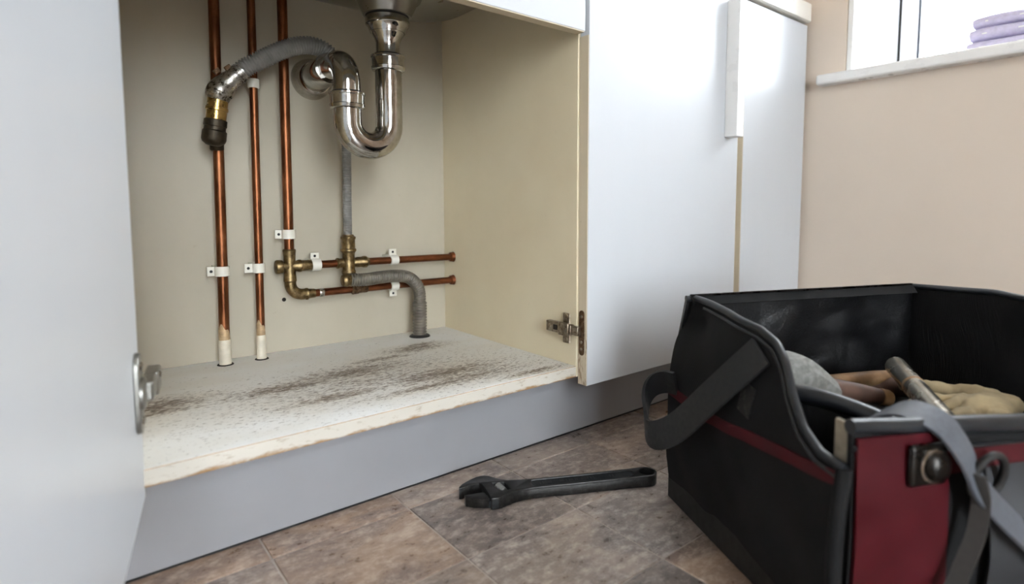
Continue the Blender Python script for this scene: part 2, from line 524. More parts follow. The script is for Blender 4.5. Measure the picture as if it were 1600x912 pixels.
# ================================================================== the room
XW, YB, YR, XL, ZC = 1.315, 0.42, -2.60, -1.75, 2.40       # right wall, back wall, rear wall, left wall, ceiling
WY0, WY1, WZ0, WZ1 = -0.66, -0.098, 0.667, 2.17            # window opening in the right wall
struct(obj('wall_back', G().box(XL - 0.15, XW + 0.3, YB, YB + 0.15, 0, ZC), 'wall_paint'))
struct(obj('wall_left', G().box(XL - 0.15, XL, YR - 0.2, YB, 0, ZC), 'wall_paint'))
g = G()
g.box(XW, XW + 0.30, YR - 0.2, YB, 0, WZ0); g.box(XW, XW + 0.30, YR - 0.2, YB, WZ1, ZC)
g.box(XW, XW + 0.30, WY1, YB, WZ0, WZ1); g.box(XW, XW + 0.30, YR - 0.2, WY0, WZ0, WZ1)
struct(obj('wall_right', g, 'wall_paint'))
DX0, DX1, DZ1 = -0.82, 0.12, 1.96  # added rear opening, width and height set by the fill light
g = G()
g.box(XL, DX0, YR - 0.2, YR, 0, ZC); g.box(DX1, XW, YR - 0.2, YR, 0, ZC); g.box(DX0, DX1, YR - 0.2, YR, DZ1, ZC)
struct(obj('wall_rear', g, 'wall_paint'))
struct(obj('ceiling', G().box(XL - 0.15, XW + 0.3, YR - 0.2, YB + 0.15, ZC, ZC + 0.12), 'ceiling_paint'))
struct(obj('ground', G().box(-14, 16, -16, 12, -0.25, -0.13), 'outdoor_paving'))

# floor: joint bed with every tile a piece of its own
floor = struct(obj('floor', G().box(XL, XW, YR - 0.2, YB, -0.12, -0.0012), 'tile_joint'))
xs = [0.163 + 0.1645 * k for k in range(-12, 8)]
ys = [0.0 - 0.135 * k for k in range(-1, 21)]
tile_mesh = {}
def tile(x0, x1, y0, y1):
    x0, x1 = max(x0, XL), min(x1, XW)
    y0, y1 = max(y0, YR), min(y1, 0.068)
    w_, d_ = round(x1 - x0, 4), round(y1 - y0, 4)
    if w_ < 0.01 or d_ < 0.01: return
    if (w_, d_) not in tile_mesh:
        j = 0.0009
        tg = G()
        e = 0.0007
        vs_ = [(-w_ / 2 + j, -d_ / 2 + j, -0.0011), (w_ / 2 - j, -d_ / 2 + j, -0.0011), (w_ / 2 - j, d_ / 2 - j, -0.0011), (-w_ / 2 + j, d_ / 2 - j, -0.0011)]
        vs_ += [(-w_ / 2 + j + e, -d_ / 2 + j + e, 0), (w_ / 2 - j - e, -d_ / 2 + j + e, 0), (w_ / 2 - j - e, d_ / 2 - j - e, 0), (-w_ / 2 + j + e, d_ / 2 - j - e, 0)]
        tg.add(vs_, [(4, 5, 6, 7), (0, 1, 5, 4), (1, 2, 6, 5), (2, 3, 7, 6), (3, 0, 4, 7), (3, 2, 1, 0)])
        tile_mesh[(w_, d_)] = make_mesh('tile', tg, smooth=0)
    put('tile', tile_mesh[(w_, d_)], 'vinyl_tile', floor, ((x0 + x1) / 2, (y0 + y1) / 2, 0))
for i in range(len(xs) - 1):
    for j in range(len(ys) - 1):
        x0, x1, y1, y0 = xs[i], xs[i + 1], ys[j], ys[j + 1]
        if x0 > 0.45 and abs(y1) < 1e-6:
            tile(x0, x1, -0.087, 0.0); tile(x0, x1, y0, -0.087)
        else:
            tile(x0, x1, y0, y1)

# window in the right wall
win = struct(obj('window_1', G().box(1.572, 1.63, WY0 + 0.001, WY0 + 0.048, WZ0, WZ1).box(1.572, 1.63, WY1 - 0.048, WY1 - 0.001, WZ0, WZ1)
    .box(1.572, 1.63, WY0 + 0.048, WY1 - 0.048, WZ0, WZ0 + 0.05).box(1.572, 1.63, WY0 + 0.048, WY1 - 0.048, WZ1 - 0.05, WZ1)
    .box(1.572, 1.63, -0.45, -0.40, WZ0 + 0.05, WZ1 - 0.05), 'upvc', bevel=0.004))
for y0, y1 in ((-0.40, WY1 - 0.048), (WY0 + 0.048, -0.45)):
    obj('gasket', G().box(1.585, 1.59, y0, y0 + 0.005, WZ0 + 0.05, WZ1 - 0.05).box(1.585, 1.59, y1 - 0.005, y1, WZ0 + 0.05, WZ1 - 0.05), 'grey_webbing', win)
    obj('pane', G().box(1.598, 1.602, y0, y1, WZ0 + 0.05, WZ1 - 0.05), 'window_glass', win)
obj('frame_gap', G().box(1.5712, 1.574, WY1 - 0.0165, WY1 - 0.0122, WZ0 + 0.001, WZ1), 'rubber', win)
obj('reveal_lining', G().box(XW + 0.002, 1.571, WY1 - 0.012, WY1 - 0.0005, WZ0 + 0.001, WZ1), 'white_gloss', win, bevel=0.002)
obj('reveal_lining', G().box(XW + 0.002, 1.571, WY0 + 0.0005, WY0 + 0.012, WZ0 + 0.001, WZ1), 'white_gloss', win, bevel=0.002)
obj('window_sill', G().box(XW - 0.026, 1.571, WY0 - 0.05, -0.048, WZ0 - 0.022, WZ0 + 0.0005), 'white_gloss', win, bevel=0.005, seg=3)
# unseen glazed door added behind the camera, sized for fill daylight
fdoor = struct(obj('fill_door', G().box(DX0, DX0 + 0.07, YR - 0.12, YR - 0.05, 0, DZ1).box(DX1 - 0.07, DX1, YR - 0.12, YR - 0.05, 0, DZ1)
    .box(DX0 + 0.07, DX1 - 0.07, YR - 0.12, YR - 0.05, DZ1 - 0.07, DZ1).box(DX0 + 0.07, DX1 - 0.07, YR - 0.12, YR - 0.05, 0, 0.09)
    .box(-0.39, -0.31, YR - 0.12, YR - 0.05, 0.09, DZ1 - 0.07), 'upvc', bevel=0.004))
for x0, x1 in ((DX0 + 0.07, -0.39), (-0.31, DX1 - 0.07)):
    obj('pane', G().box(x0, x1, YR - 0.09, YR - 0.085, 0.09, DZ1 - 0.07), 'window_glass', fdoor)

# ================================================================== cabinets
D = 0.395                 # inner face of the back panel
ZB = 0.1325               # top of the base panel
XR = 0.620                # inner face of the right side panel
sink_unit = thing('sink_cabinet', 'open sink cabinet with cream inside and stained base panel', 'cabinet', (0.33, 0.2, 0))
obj('back_panel', G().box(0.03, 0.638, D, D + 0.012, 0.117, 0.784), 'back_melamine', sink_unit)
obj('base_panel', G().box(0.0465, XR - 0.0005, 0.0013, D - 0.0004, 0.1155, ZB), 'stained_base', sink_unit, bevel=0.0006, label='white base board with brown water stains')
obj('edge_band', G().box(0.0465, XR - 0.0005, -0.0005, 0.0007, 0.115, ZB - 0.0008), 'worn_edge', sink_unit, bevel=0.0005, label='chipped white front edge of the base board')
obj('edge_seam', G().box(0.0470, XR - 0.001, 0.0001, 0.0014, ZB - 0.0012, ZB - 0.0003), 'paint_overlap', sink_unit)
obj('side_panel', G().box(XR, 0.638, 0, D, 0.115, 0.784), 'cream_melamine', sink_unit, bevel=0.0008)
obj('side_panel', G().box(0.028, 0.046, 0, D, 0.115, 0.784), 'cream_melamine', sink_unit, bevel=0.0008)
dfront = obj('drawer_front', G().box(0.031, 0.614, -0.0215, -0.0035, 0.6385, 0.782), 'door_laminate', sink_unit, bevel=0.0012, label='white false drawer front above the opening')
obj('edge_band', G().box(0.033, 0.6125, -0.0205, -0.0045, 0.6372, 0.6388), 'door_edge', dfront)
obj('front_rail', G().box(0.046, XR, 0.0, 0.018, 0.70, 0.784), 'cream_melamine', sink_unit)
obj('screw_hole', G().lathe((0.2985, D - 0.0006, 0.222), (0, 1, 0), [(0, 0.0035), (0.004, 0.003)], 12), 'dark_hole', sink_unit)

# left door, swung open past a right angle
fa = Vector((0.0535, 0.0062, 0)); dd = Vector((-0.188, -0.982, 0)).normalized(); dn = Vector((0.982, -0.188, 0)).normalized()
def DL(t, n, z): return fa + dd * t + dn * n + Vector((0, 0, z))
def dbox(g, t0, t1, n0, n1, z0, z1):
    return g.obox(DL((t0 + t1) / 2, (n0 + n1) / 2, (z0 + z1) / 2), dd * (t1 - t0) / 2, dn * (n1 - n0) / 2, (0, 0, (z1 - z0) / 2))
ldoor = obj('door', dbox(G(), 0, 0.582, -0.018, 0, 0.104, 0.634), 'door_laminate', sink_unit, bevel=0.0014, label='white cabinet door swung wide open')
hinge = None
def capsule_plate(fr, t, zc, hz, hw, n0, n1, g=None):
    """plate with rounded ends: long axis z, flat on a door"""
    g = g or G()
    pts = []
    for k in range(9):
        a_ = PI * k / 8
        pts.append((t + hw * math.cos(a_), zc + hz - hw + hw * math.sin(a_)))
    for k in range(9):
        a_ = PI + PI * k / 8
        pts.append((t + hw * math.cos(a_), zc - hz + hw + hw * math.sin(a_)))
    n = len(pts)
    vs_ = [fr(p, n0, z) for p, z in pts] + [fr(p, n1, z) for p, z in pts]
    fs_ = [tuple(range(n)), tuple(range(n, 2 * n))[::-1]] + [(i, (i + 1) % n, n + (i + 1) % n, n + i) for i in range(n)]
    return g.add(vs_, fs_)
def DLc(t, n, z): return DL(t, n, z)
hinge = obj('hinge', capsule_plate(DLc, 0.030, 0.2135, 0.037, 0.0140, 0.0002, 0.0042), 'brushed_steel', ldoor, bevel=0.0006, label='steel concealed hinge on the open door')
g = G(); g.lathe(DL(0.030, 0.004, 0.213), dn, [(0, 0.0145), (0.0025, 0.0145), (0.004, 0.012)], 24)
obj('hinge_cup', g, 'brushed_steel', hinge)
g = G()
g.obox(DL(0.008, 0.0085, 0.213), dd * 0.020, dn * 0.0045, (0, 0, 0.009))
g.obox(DL(-0.022, 0.0085, 0.211), dd * 0.017, dn * 0.006, (0, 0, 0.0115))
obj('hinge_arm', g, 'brushed_steel', hinge, bevel=0.0018)
for z_ in (0.213 + 0.025, 0.213 - 0.025):
    obj('screw', G().lathe(DL(0.030, 0.004, z_), dn, [(0, 0.004), (0.0015, 0.0036), (0.0024, 0.0016)], 16), 'chrome', hinge)
obj('screw', G().lathe(DL(-0.022, 0.014, 0.216), dn, [(0, 0.0035), (0.0015, 0.003), (0.002, 0.0014)], 16), 'chrome', hinge)

# right hinge: mounting plate on the side panel, arm, plate on the neighbouring door's edge
XH = XR - 0.0002
rh = obj('hinge', G().box(XH - 0.003, XH, 0.0125, 0.0285, 0.166, 0.2145), 'hinge_steel', sink_unit, bevel=0.0022, label='tarnished steel hinge on the right side panel')
g = G()
g.obox((XH - 0.0075, 0.030, 0.1905), (0.0045, 0, 0), (0, 0.0285, 0), (0, 0, 0.0085))
g.obox((XH - 0.0115, 0.0165, 0.1905), (0.0025, 0, 0), (0, 0.0115, 0), (0, 0, 0.0105))
obj('hinge_arm', g, 'hinge_steel', rh, bevel=0.0014)
g = G(); g.obox((XH - 0.0066, -0.0035, 0.1905), (0.0035, 0, 0), (0, 0.0095, 0), (0, 0, 0.0072))
obj('hinge_link', g, 'hinge_steel', rh, bevel=0.0012)
obj('slot', G().box(XH - 0.0125, XH - 0.0118, 0.031, 0.0405, 0.1865, 0.1945), 'dark_hole', rh)
for y_, z_, x_ in ((0.0205, 0.2095, XH - 0.003), (0.0205, 0.1715, XH - 0.003), (0.050, 0.1905, XH - 0.012), (0.012, 0.1905, XH - 0.014)):
    s_ = obj('screw', G().lathe((x_, y_, z_), (-1, 0, 0), [(0, 0.0042), (0.0012, 0.0038), (0.0018, 0.002)], 16), 'hinge_steel', rh)

# neighbouring units: closed doors
DXL = 0.624
unit2 = thing('base_cabinet', 'closed white base cabinet with long bar handle beside the open sink cabinet', 'cabinet', (0.83, 0.2, 0))
obj('carcass', G().box(0.6385, 1.045, 0.0, D + 0.012, 0.1165, 0.784), 'cream_melamine', unit2)
d1 = obj('door', G().box(DXL, 1.034, -0.0200, -0.0005, 0.104, 0.781), 'door_laminate', unit2, bevel=0.0010)
obj('edge_band', G().box(DXL - 0.0012, DXL + 0.0002, -0.0193, -0.0012, 0.1045, 0.636), 'door_edge', d1, label='bare cream door edge with brown chips')
g = capsule_plate(lambda p, n, z: Vector((DXL - 0.0012 - n, p, z)), -0.0098, 0.1865, 0.0355, 0.0055, 0.0, 0.0016)
hp = obj('hinge_plate', g, 'rusty_steel', d1, bevel=0.0004, label='rusty hinge plate on the door edge')
for z_ in (0.212, 0.161, 0.172):
    obj('screw', G().lathe((DXL - 0.0027, -0.0098, z_), (-1, 0, 0), [(0, 0.0026), (0.001, 0.0022)], 12), 'hinge_steel', hp)
h_ = obj('handle', G().box(0.9855, 1.0085, -0.0465, -0.0201, 0.5135, 0.765), 'white_gloss', d1, bevel=0.0016, seg=3, label='long white bar handle')
unit3 = thing('base_cabinet', 'closed white base cabinet in the corner below the window wall', 'cabinet', (1.18, 0.2, 0))
obj('carcass', G().box(1.046, 1.302, 0.0, D + 0.012, 0.1165, 0.784), 'cream_melamine', unit3)
d2 = obj('door', G().box(1.054, 1.303, -0.0200, -0.0005, 0.104, 0.781), 'door_laminate', unit3, bevel=0.0010)
obj('edge_band', G().box(1.0530, 1.0541, -0.0193, -0.0012, 0.1045, 0.78), 'door_edge', d2)

plinth = thing('kickboard', 'long grey kickboard under the cabinets', 'kickboard', (0.66, 0.058, 0))
obj('board', G().box(0.012, 1.312, 0.050, 0.066, 0.0022, 0.1148), 'plinth_grey', plinth, bevel=0.0008)
obj('floor_seal', G().box(0.012, 1.312, 0.0496, 0.0655, 0.0003, 0.0022), 'black_seal', plinth, label='thin black sealing strip at the floor')

# worktop with a cut-out for the sink
g = G()
SX0, SX1, SY0, SY1 = 0.16, 0.60, 0.045, 0.375
WT0, WT1 = 0.785, 0.823
arc = [(1.302 - 0.012 + 0.012 * math.sin(a_ * PI / 16), -0.032 + 0.012 - 0.012 * math.cos(a_ * PI / 16)) for a_ in range(9)]
poly = [(0.02, 0.4195), (0.02, -0.032)] + arc + [(1.302, 0.4195)]
cut = [(SX0, SY0), (SX1, SY0), (SX1, SY1), (SX0, SY1)]
wt = outline('worktop', [poly, cut], WT0, WT1, 'worktop_laminate', None, lambda x, y, z: Vector((x, y, z)), bevel=0.003)
tag(wt, 'pale worktop edge running over the white cabinet doors', 'worktop')

# sink bowl
sink = thing('kitchen_sink', 'stainless steel sink bowl seen from below above the chrome trap', 'sink', (0.409, 0.205, 0.675))
CX, CY = 0.409, 0.203
def bowl_pt(t, a_):
    """t 0..1: from drain boss out over the dished base and up the wall of a rounded square bowl"""
    prof = [(0.052, 0.700), (0.09, 0.7045), (0.13, 0.711), (0.155, 0.722), (0.163, 0.745), (0.166, 0.785), (0.166, 0.8235)]
    f = t * (len(prof) - 1); i = min(int(f), len(prof) - 2); u_ = f - i
    r = prof[i][0] * (1 - u_) + prof[i + 1][0] * u_; z = prof[i][1] * (1 - u_) + prof[i + 1][1] * u_
    k = min(1, max(0, (r - 0.052) / 0.09))
    c_, s_ = math.cos(a_), math.sin(a_)
    p = 2 + 4 * k
    sq = 1 / ((abs(c_) ** p + abs(s_) ** p) ** (1 / p))
    return (CX - 0.014 * k + r * sq * c_ * (1 + 0.16 * k), CY - 0.008 * k + r * sq * s_ * (1 - 0.14 * k), z)
rows = [[bowl_pt(i / 18, 2 * PI * j / 64) for j in range(65)] for i in range(19)]
obj('bowl', G().sheet(rows, 0.0016), 'brushed_steel', sink, smooth=60)
obj('drain_boss', G().lathe((CX, CY, 0.672), (0, 0, 1), [(0.0, 0.030), (0.001, 0.036), (0.012, 0.0415), (0.022, 0.0455), (0.027, 0.050), (0.032, 0.060)], 40, caps=False), 'brushed_steel', sink)
obj('rim', G().box(SX0 - 0.015, SX0 + 0.02, SY0 - 0.015, SY1 + 0.015, WT1, WT1 + 0.003).box(SX1 - 0.035, SX1 + 0.015, SY0 - 0.015, SY1 + 0.015, WT1, WT1 + 0.003)
    .box(SX0 + 0.02, SX1 - 0.035, SY0 - 0.015, SY0 + 0.01, WT1, WT1 + 0.003).box(SX0 + 0.02, SX1 - 0.035, SY1 - 0.02, SY1 + 0.015, WT1, WT1 + 0.003), 'brushed_steel', sink)
obj('sealing_strip', G().box(XR - 0.006, XR - 0.0008, 0.03, D - 0.001, 0.771, 0.7845), 'black_seal', sink_unit)

# ================================================================== chrome trap
trap = thing('sink_trap', 'shiny chrome u-shaped trap hanging under the sink', 'pipe trap', (0.409, 0.2, 0.47))
TX, TY = 0.4090, 0.203
LX, LY = 0.3425, 0.203
obj('drain_washer', G().lathe((TX, TY, 0.6705), (0, 0, 1), [(0, 0.031), (0.0022, 0.033)], 40), 'rubber', trap)
obj('drain_nut', G().lathe((TX, TY, 0.648), (0, 0, 1), [(0, 0.0265), (0.004, 0.0282), (0.009, 0.0300), (0.0115, 0.0328), (0.020, 0.0332), (0.0222, 0.0320)], 40), 'chrome', trap, label='flared chrome drain nut')
obj('tailpiece', G().lathe((TX, TY, 0.606), (0, 0, 1), [(0, 0.0180), (0.012, 0.0180), (0.026, 0.0182), (0.034, 0.0205), (0.039, 0.0240), (0.042, 0.0252), (0.044, 0.0252)], 40), 'chrome', trap)
for (x_, y_, z_) in ((TX, TY, 0.590), (LX, LY, 0.526)):
    nut = obj('slip_nut', G().lathe((x_, y_, z_), (0, 0, 1), [(0, 0.0225), (0.0015, 0.0248), (0.006, 0.0256), (0.007, 0.0246), (0.019, 0.0250), (0.0205, 0.0262), (0.023, 0.0262), (0.0235, 0.0235)], 40), 'chrome', trap)
    obj('rubber_washer', G().lathe((x_, y_, z_ + 0.0235), (0, 0, 1), [(0, 0.0232), (0.0022, 0.0215)], 40), 'rubber', nut)
path = [(TX, TY, 0.600), (TX, TY, 0.56), (TX, TY, 0.53), (TX, TY, 0.512)]
R_ = (TX - LX) / 2
for k in range(1, 24):
    a_ = PI * k / 24
    path.append(((TX + LX) / 2 + R_ * math.cos(a_), TY, 0.508 - R_ * math.sin(a_)))
path += [(LX, LY, 0.508), (LX, LY, 0.52), (LX, LY, 0.535)]
obj('u_bend', G().tube(path, 0.0203, 36), 'chrome', trap, smooth=60)
path = [(LX, LY, 0.530), (LX, LY, 0.545), (LX, LY, 0.562)]
RB = 0.034
for k in range(1, 17):
    a_ = PI / 2 * k / 16
    path.append((LX, LY + RB - RB * math.cos(a_), 0.564 + RB * math.sin(a_)))
path += [(LX + 0.001, LY + 0.045, 0.598), (LX + 0.003, LY + 0.075, 0.599)]
obj('outlet_bend', G().tube(path, 0.0195, 36), 'chrome', trap, smooth=60)
dirw = Vector((0.010, 0.115, 0.004))
p0 = Vector((LX + 0.003, LY + 0.070, 0.599))
obj('wall_pipe', G().lathe(p0, dirw, [(0, 0.0232), (0.002, 0.0240), (0.05, 0.0240), (0.118, 0.0240)], 36), 'chrome', trap)
obj('wall_flange', G().lathe((0.3565, D - 0.0300, 0.603), (0, 1, 0), [(0.0, 0.0250), (0.003, 0.0285), (0.009, 0.0310), (0.012, 0.0300), (0.016, 0.0325), (0.024, 0.0345), (0.0296, 0.0348)], 40), 'chrome', trap)

# ================================================================== copper pipes
PY = 0.360
def pipe_thing(name, label, x0, x1, r, parts):
    t = thing(name, label, 'pipe', (x1, PY, ZB), None)
    obj('tube', G().tube([(x1, PY, 0.150), (x1 + (x0 - x1) * 0.5, PY, 0.45), (x0, PY, 0.783)], r, 20), 'aged_copper', t)
    obj('floor_sleeve', G().lathe((x1, PY, ZB + 0.0003), (0, 0, 1), [(0, r + 0.0013), (0.036, r + 0.0012), (0.040, r + 0.0008)], 20), 'white_sleeve', t, label='white painted foot of the pipe')
    # ragged, slanting end of the paint
    g = G(); seg = 24; vs_ = []; fs_ = []
    for k in range(seg):
        a_ = 2 * PI * k / seg
        for zz in (ZB + 0.030, ZB + 0.052 + 0.012 * math.cos(a_ + 2.4) + 0.003 * math.sin(5 * a_)):
            vs_.append((x1 + (r + 0.0005) * math.cos(a_), PY + (r + 0.0005) * math.sin(a_), zz))
    for k in range(seg): k2 = (k + 1) % seg; fs_.append((2 * k, 2 * k2, 2 * k2 + 1, 2 * k + 1))
    obj('paint_edge', g.add(vs_, fs_), 'paint_overlap', t)
    obj('floor_ring', G().lathe((x1, PY, ZB + 0.0002), (0, 0, 1), [(0, r + 0.0045), (0.0012, r + 0.0035)], 20), 'dark_hole', t)
    return t
pipe1 = pipe_thing('copper_pipe', 'leftmost upright copper pipe, running behind the brass coupling', 0.2020, 0.1965, 0.0077, None)
pipe2 = pipe_thing('copper_pipe', 'thinner upright copper pipe with a short white collar', 0.2545, 0.2505, 0.0062, None)
obj('collar', G().lathe((0.2533, PY, 0.570), (0, 0, 1), [(0, 0.0082), (0.001, 0.0086), (0.013, 0.0086), (0.014, 0.0080)], 20), 'white_plastic', pipe2, label='white plastic collar')

run = thing('copper_pipework', 'branched copper pipework with brass tees along the back panel', 'pipe', (0.30, PY, 0.235))
XV = 0.2995
Z1, Z2 = 0.2825, 0.2335
obj('riser', G().tube([(XV, PY, 0.29), (XV + 0.0005, PY, 0.5), (XV + 0.002, PY, 0.783)], 0.0078, 20), 'aged_copper', run)
obj('upper_run', G().tube([(XV, PY, Z1), (0.45, PY, Z1), (0.6135, PY, Z1 - 0.001)], 0.0066, 20), 'dull_copper', run)
obj('lower_run', G().tube([(0.316, PY, Z2), (0.45, PY, Z2 + 0.0005), (0.6135, PY, Z2 + 0.001)], 0.0066, 20), 'dull_copper', run)
# left tee: upright body, side branch, end cap
obj('tee', G().lathe((XV, PY, 0.256), (0, 0, 1), [(0, 0.0093), (0.002, 0.0105), (0.008, 0.0100), (0.014, 0.0094), (0.040, 0.0094), (0.048, 0.0098), (0.0535, 0.0106), (0.0555, 0.0094)], 24), 'aged_brass', run)
obj('tee_branch', G().lathe((XV, PY, Z1), (1, 0, 0), [(0, 0.0092), (0.012, 0.0092), (0.014, 0.0105), (0.018, 0.0105), (0.0195, 0.0092), (0.036, 0.0090), (0.037, 0.0100), (0.041, 0.0098), (0.042, 0.0080)], 24), 'aged_brass', run)
obj('end_cap', G().lathe((XV, PY, Z1), (-1, 0, 0), [(0, 0.0090), (0.011, 0.0090), (0.0125, 0.0112), (0.0205, 0.0116), (0.0225, 0.0106), (0.0235, 0.0070)], 24), 'aged_brass', run)
path = [(XV, PY, 0.262), (XV, PY, 0.256)]
for k in range(1, 13):
    a_ = PI / 2 * k / 12
    path.append((XV + 0.020 - 0.020 * math.cos(a_), PY, 0.2535 - 0.020 * math.sin(a_)))
path += [(XV + 0.026, PY, Z2)]
obj('elbow', G().tube(path, 0.0093, 24).lathe((XV + 0.024, PY, Z2), (1, 0, 0), [(0, 0.0094), (0.001, 0.0102), (0.004, 0.0102), (0.005, 0.0085), (0.016, 0.0078)], 24), 'aged_brass', run, smooth=50)
obj('solder_ring', G().lathe((0.3470, PY, Z2), (1, 0, 0), [(0, 0.0068), (0.0006, 0.0071), (0.0075, 0.0071), (0.008, 0.0068)], 20), 'pitted_chrome', run, label='bright solder band')
# right tee with hose tail
XT = 0.4005
obj('tee', G().lathe((XT, PY - 0.002, 0.2400), (0, 0, 1), [(0, 0.0055), (0.004, 0.0082), (0.012, 0.0102), (0.022, 0.0108), (0.024, 0.0122), (0.028, 0.0122), (0.030, 0.0108), (0.060, 0.0108), (0.062, 0.0118), (0.064, 0.0138), (0.067, 0.0138), (0.0685, 0.0118), (0.084, 0.0118), (0.086, 0.0132), (0.089, 0.0132), (0.0905, 0.0105), (0.093, 0.0095)], 24), 'aged_brass', run)
obj('tee_branch', G().lathe((XT - 0.022, PY, Z1), (1, 0, 0), [(0, 0.0080), (0.001, 0.0095), (0.004, 0.0095), (0.005, 0.0085), (0.036, 0.0085), (0.038, 0.0096), (0.047, 0.0096), (0.049, 0.0108), (0.055, 0.0108), (0.0565, 0.0092), (0.060, 0.0074)], 24), 'aged_brass', run)
obj('joint_ring', G().lathe((0.405, PY, Z2 + 0.0003), (1, 0, 0), [(0, 0.0070), (0.002, 0.0092), (0.012, 0.0090), (0.014, 0.0078), (0.028, 0.0078), (0.030, 0.0070)], 20), 'rusty_steel', run)
for z_ in (Z1 - 0.001, Z2 + 0.001):
    obj('wall_collar', G().lathe((XR - 0.0085, PY, z_), (1, 0, 0), [(0, 0.0078), (0.001, 0.0092), (0.0055, 0.0096), (0.0078, 0.0104), (0.0082, 0.0090)], 20), 'dull_copper', run)

# ------------------------------------------------------------------ pipe clips
def make_clip_meshes(r):
    band = G(); seg = 24
    rows = []
    for k in range(seg + 1):
        a_ = math.radians(-140 + 280 * k / seg) - PI / 2
        rows.append([(math.cos(a_) * (r + 0.0016), math.sin(a_) * (r + 0.0016), z) for z in (-0.0075, -0.0025, 0.0025, 0.0075)])
    band.sheet(rows, 0.0026)
    base = G().box(-0.0085, 0.0085, 0.006, D - 0.0004 - PY, -0.0075, 0.0075)
    ear = G().box(-0.0205, -0.0085, 0.0028, 0.0062, -0.0070, 0.0070)
    screw = G().lathe((-0.0150, 0.0030, 0), (0, -1, 0), [(0, 0.0024), (0.0008, 0.0019)], 12)
    return [(nm, make_mesh(nm, gg, smooth=40), mt) for nm, gg, mt in (('band', band, 'white_plastic'), ('spacer', base, 'white_plastic'), ('ear', ear, 'white_plastic'), ('screw', screw, 'rubber'))]
clipm = {r: make_clip_meshes(r) for r in (0.0078, 0.0064)}
def clip(label, at, r, rot=0.0):
    t = thing('pipe_clip', label, 'pipe clip', at, 'white pipe clips on the back panel')
    for nm, me, mt in clipm[r]:
        o = put(nm, me, mt, t, at)
        o.rotation_euler = (0, rot, 0)
clip('white plastic clip on the leftmost upright copper pipe', (0.1975, PY, 0.2815), 0.0078)
clip('white plastic clip on the thinner second upright copper pipe', (0.2510, PY, 0.2830), 0.0064)
clip('white plastic clip on the third copper riser, above the brass tee', (XV, PY, 0.3365), 0.0078)
clip('white plastic clip just right of the left brass tee', (0.3425, PY, Z1), 0.0078, PI / 2)
clip('white plastic clip on the upper horizontal copper pipe', (0.4885, PY, Z1), 0.0064, PI / 2)
clip('white plastic clip on the lower horizontal copper pipe', (0.4880, PY, Z2 + 0.0005), 0.0064, -PI / 2)

# ------------------------------------------------------------------ hoses
hose = thing('drain_hose', 'grey ribbed hose arching from the brass coupling to the chrome trap', 'hose', (0.19, 0.325, 0.475))
ribbed(g := G(), [(0.2190, 0.318, 0.5760), (0.232, 0.314, 0.590), (0.254, 0.306, 0.6045), (0.282, 0.300, 0.6215), (0.310, 0.296, 0.6325), (0.334, 0.293, 0.6330), (0.352, 0.291, 0.6230), (0.3615, 0.292, 0.6060)], 0.0128)
obj('ribbed_tube', g, 'grey_hose', hose, smooth=80)
ax_ = Vector((0.227, 0.316, 0.585)) - Vector((0.192, 0.326, 0.553))
obj('hose_clamp', G().lathe((0.2105, 0.3205, 0.5690), ax_, [(0, 0.0118), (0.001, 0.0134), (0.014, 0.0138), (0.015, 0.0146), (0.018, 0.0146), (0.019, 0.0136), (0.024, 0.0134)], 28), 'pitted_chrome', hose)
obj('elbow', G().tube(spline([(0.1945, 0.327, 0.540), (0.1965, 0.326, 0.5495), (0.2030, 0.324, 0.5600), (0.2130, 0.320, 0.5705)], 8), [0.0150 + 0.0035 * math.sin(PI * min(1, k / 20)) for k in range(25)], 28), 'pitted_chrome', hose, smooth=60, label='pitted chrome elbow')
for cpos, sgn in (((0.2180, 0.3190, 0.5745), 1), ((0.2035, 0.3215, 0.5680), -1)):
    gg = G().obox(Vector(cpos) + Vector((-0.010, -0.002, 0.0125)), Vector((0.0035, 0, 0.0030)), Vector((0, 0.003, 0)), Vector((-0.0022, 0, 0.0026)))
    obj('clamp_lug', gg, 'rusty_steel', hose, bevel=0.0008)
bax = (Vector((0.1870, 0.331, 0.474)) - Vector((0.1955, 0.327, 0.545))).normalized()
b0 = Vector((0.1955, 0.327, 0.545))
obj('brass_union', G().lathe(b0, bax, [(0, 0.0135), (0.001, 0.0152), (0.003, 0.0152), (0.0035, 0.0138), (0.016, 0.0140), (0.0165, 0.0152), (0.0205, 0.0154), (0.0215, 0.0138), (0.034, 0.0138), (0.0345, 0.0128)], 28), 'bright_brass', hose, label='yellow brass union')
obj('tap_body', G().lathe(b0 + bax * 0.034, bax, [(0, 0.0140), (0.001, 0.0155), (0.010, 0.0158), (0.011, 0.0145), (0.016, 0.0147), (0.0175, 0.0166), (0.030, 0.0168), (0.034, 0.0152), (0.038, 0.0100), (0.039, 0.006)], 28), 'tarnished_cap', hose, label='blackened cap under the brass union')
obj('pipe_socket', G().lathe((0.1975, PY, 0.468), (0, 0, 1), [(0, 0.0085), (0.002, 0.0098), (0.018, 0.0100), (0.030, 0.0096)], 24).obox((0.1930, 0.346, 0.488), (0.007, 0, 0), (0, 0.014, 0), (0, 0, 0.007)), 'tarnished_cap', hose)

sup = thing('supply_hose', 'straight grey hose rising from the right brass tee behind the trap', 'hose', (0.40, PY, 0.326))
ribbed(g := G(), [(0.4000, PY - 0.002, 0.3320), (0.4005, PY - 0.002, 0.40), (0.4015, PY - 0.002, 0.47), (0.4015, PY, 0.53), (0.398, PY - 0.003, 0.56), (0.3860, PY - 0.014, 0.583)], 0.0076, 0.0036, 0.0004)
obj('ribbed_tube', g, 'grey_hose', sup, smooth=80)

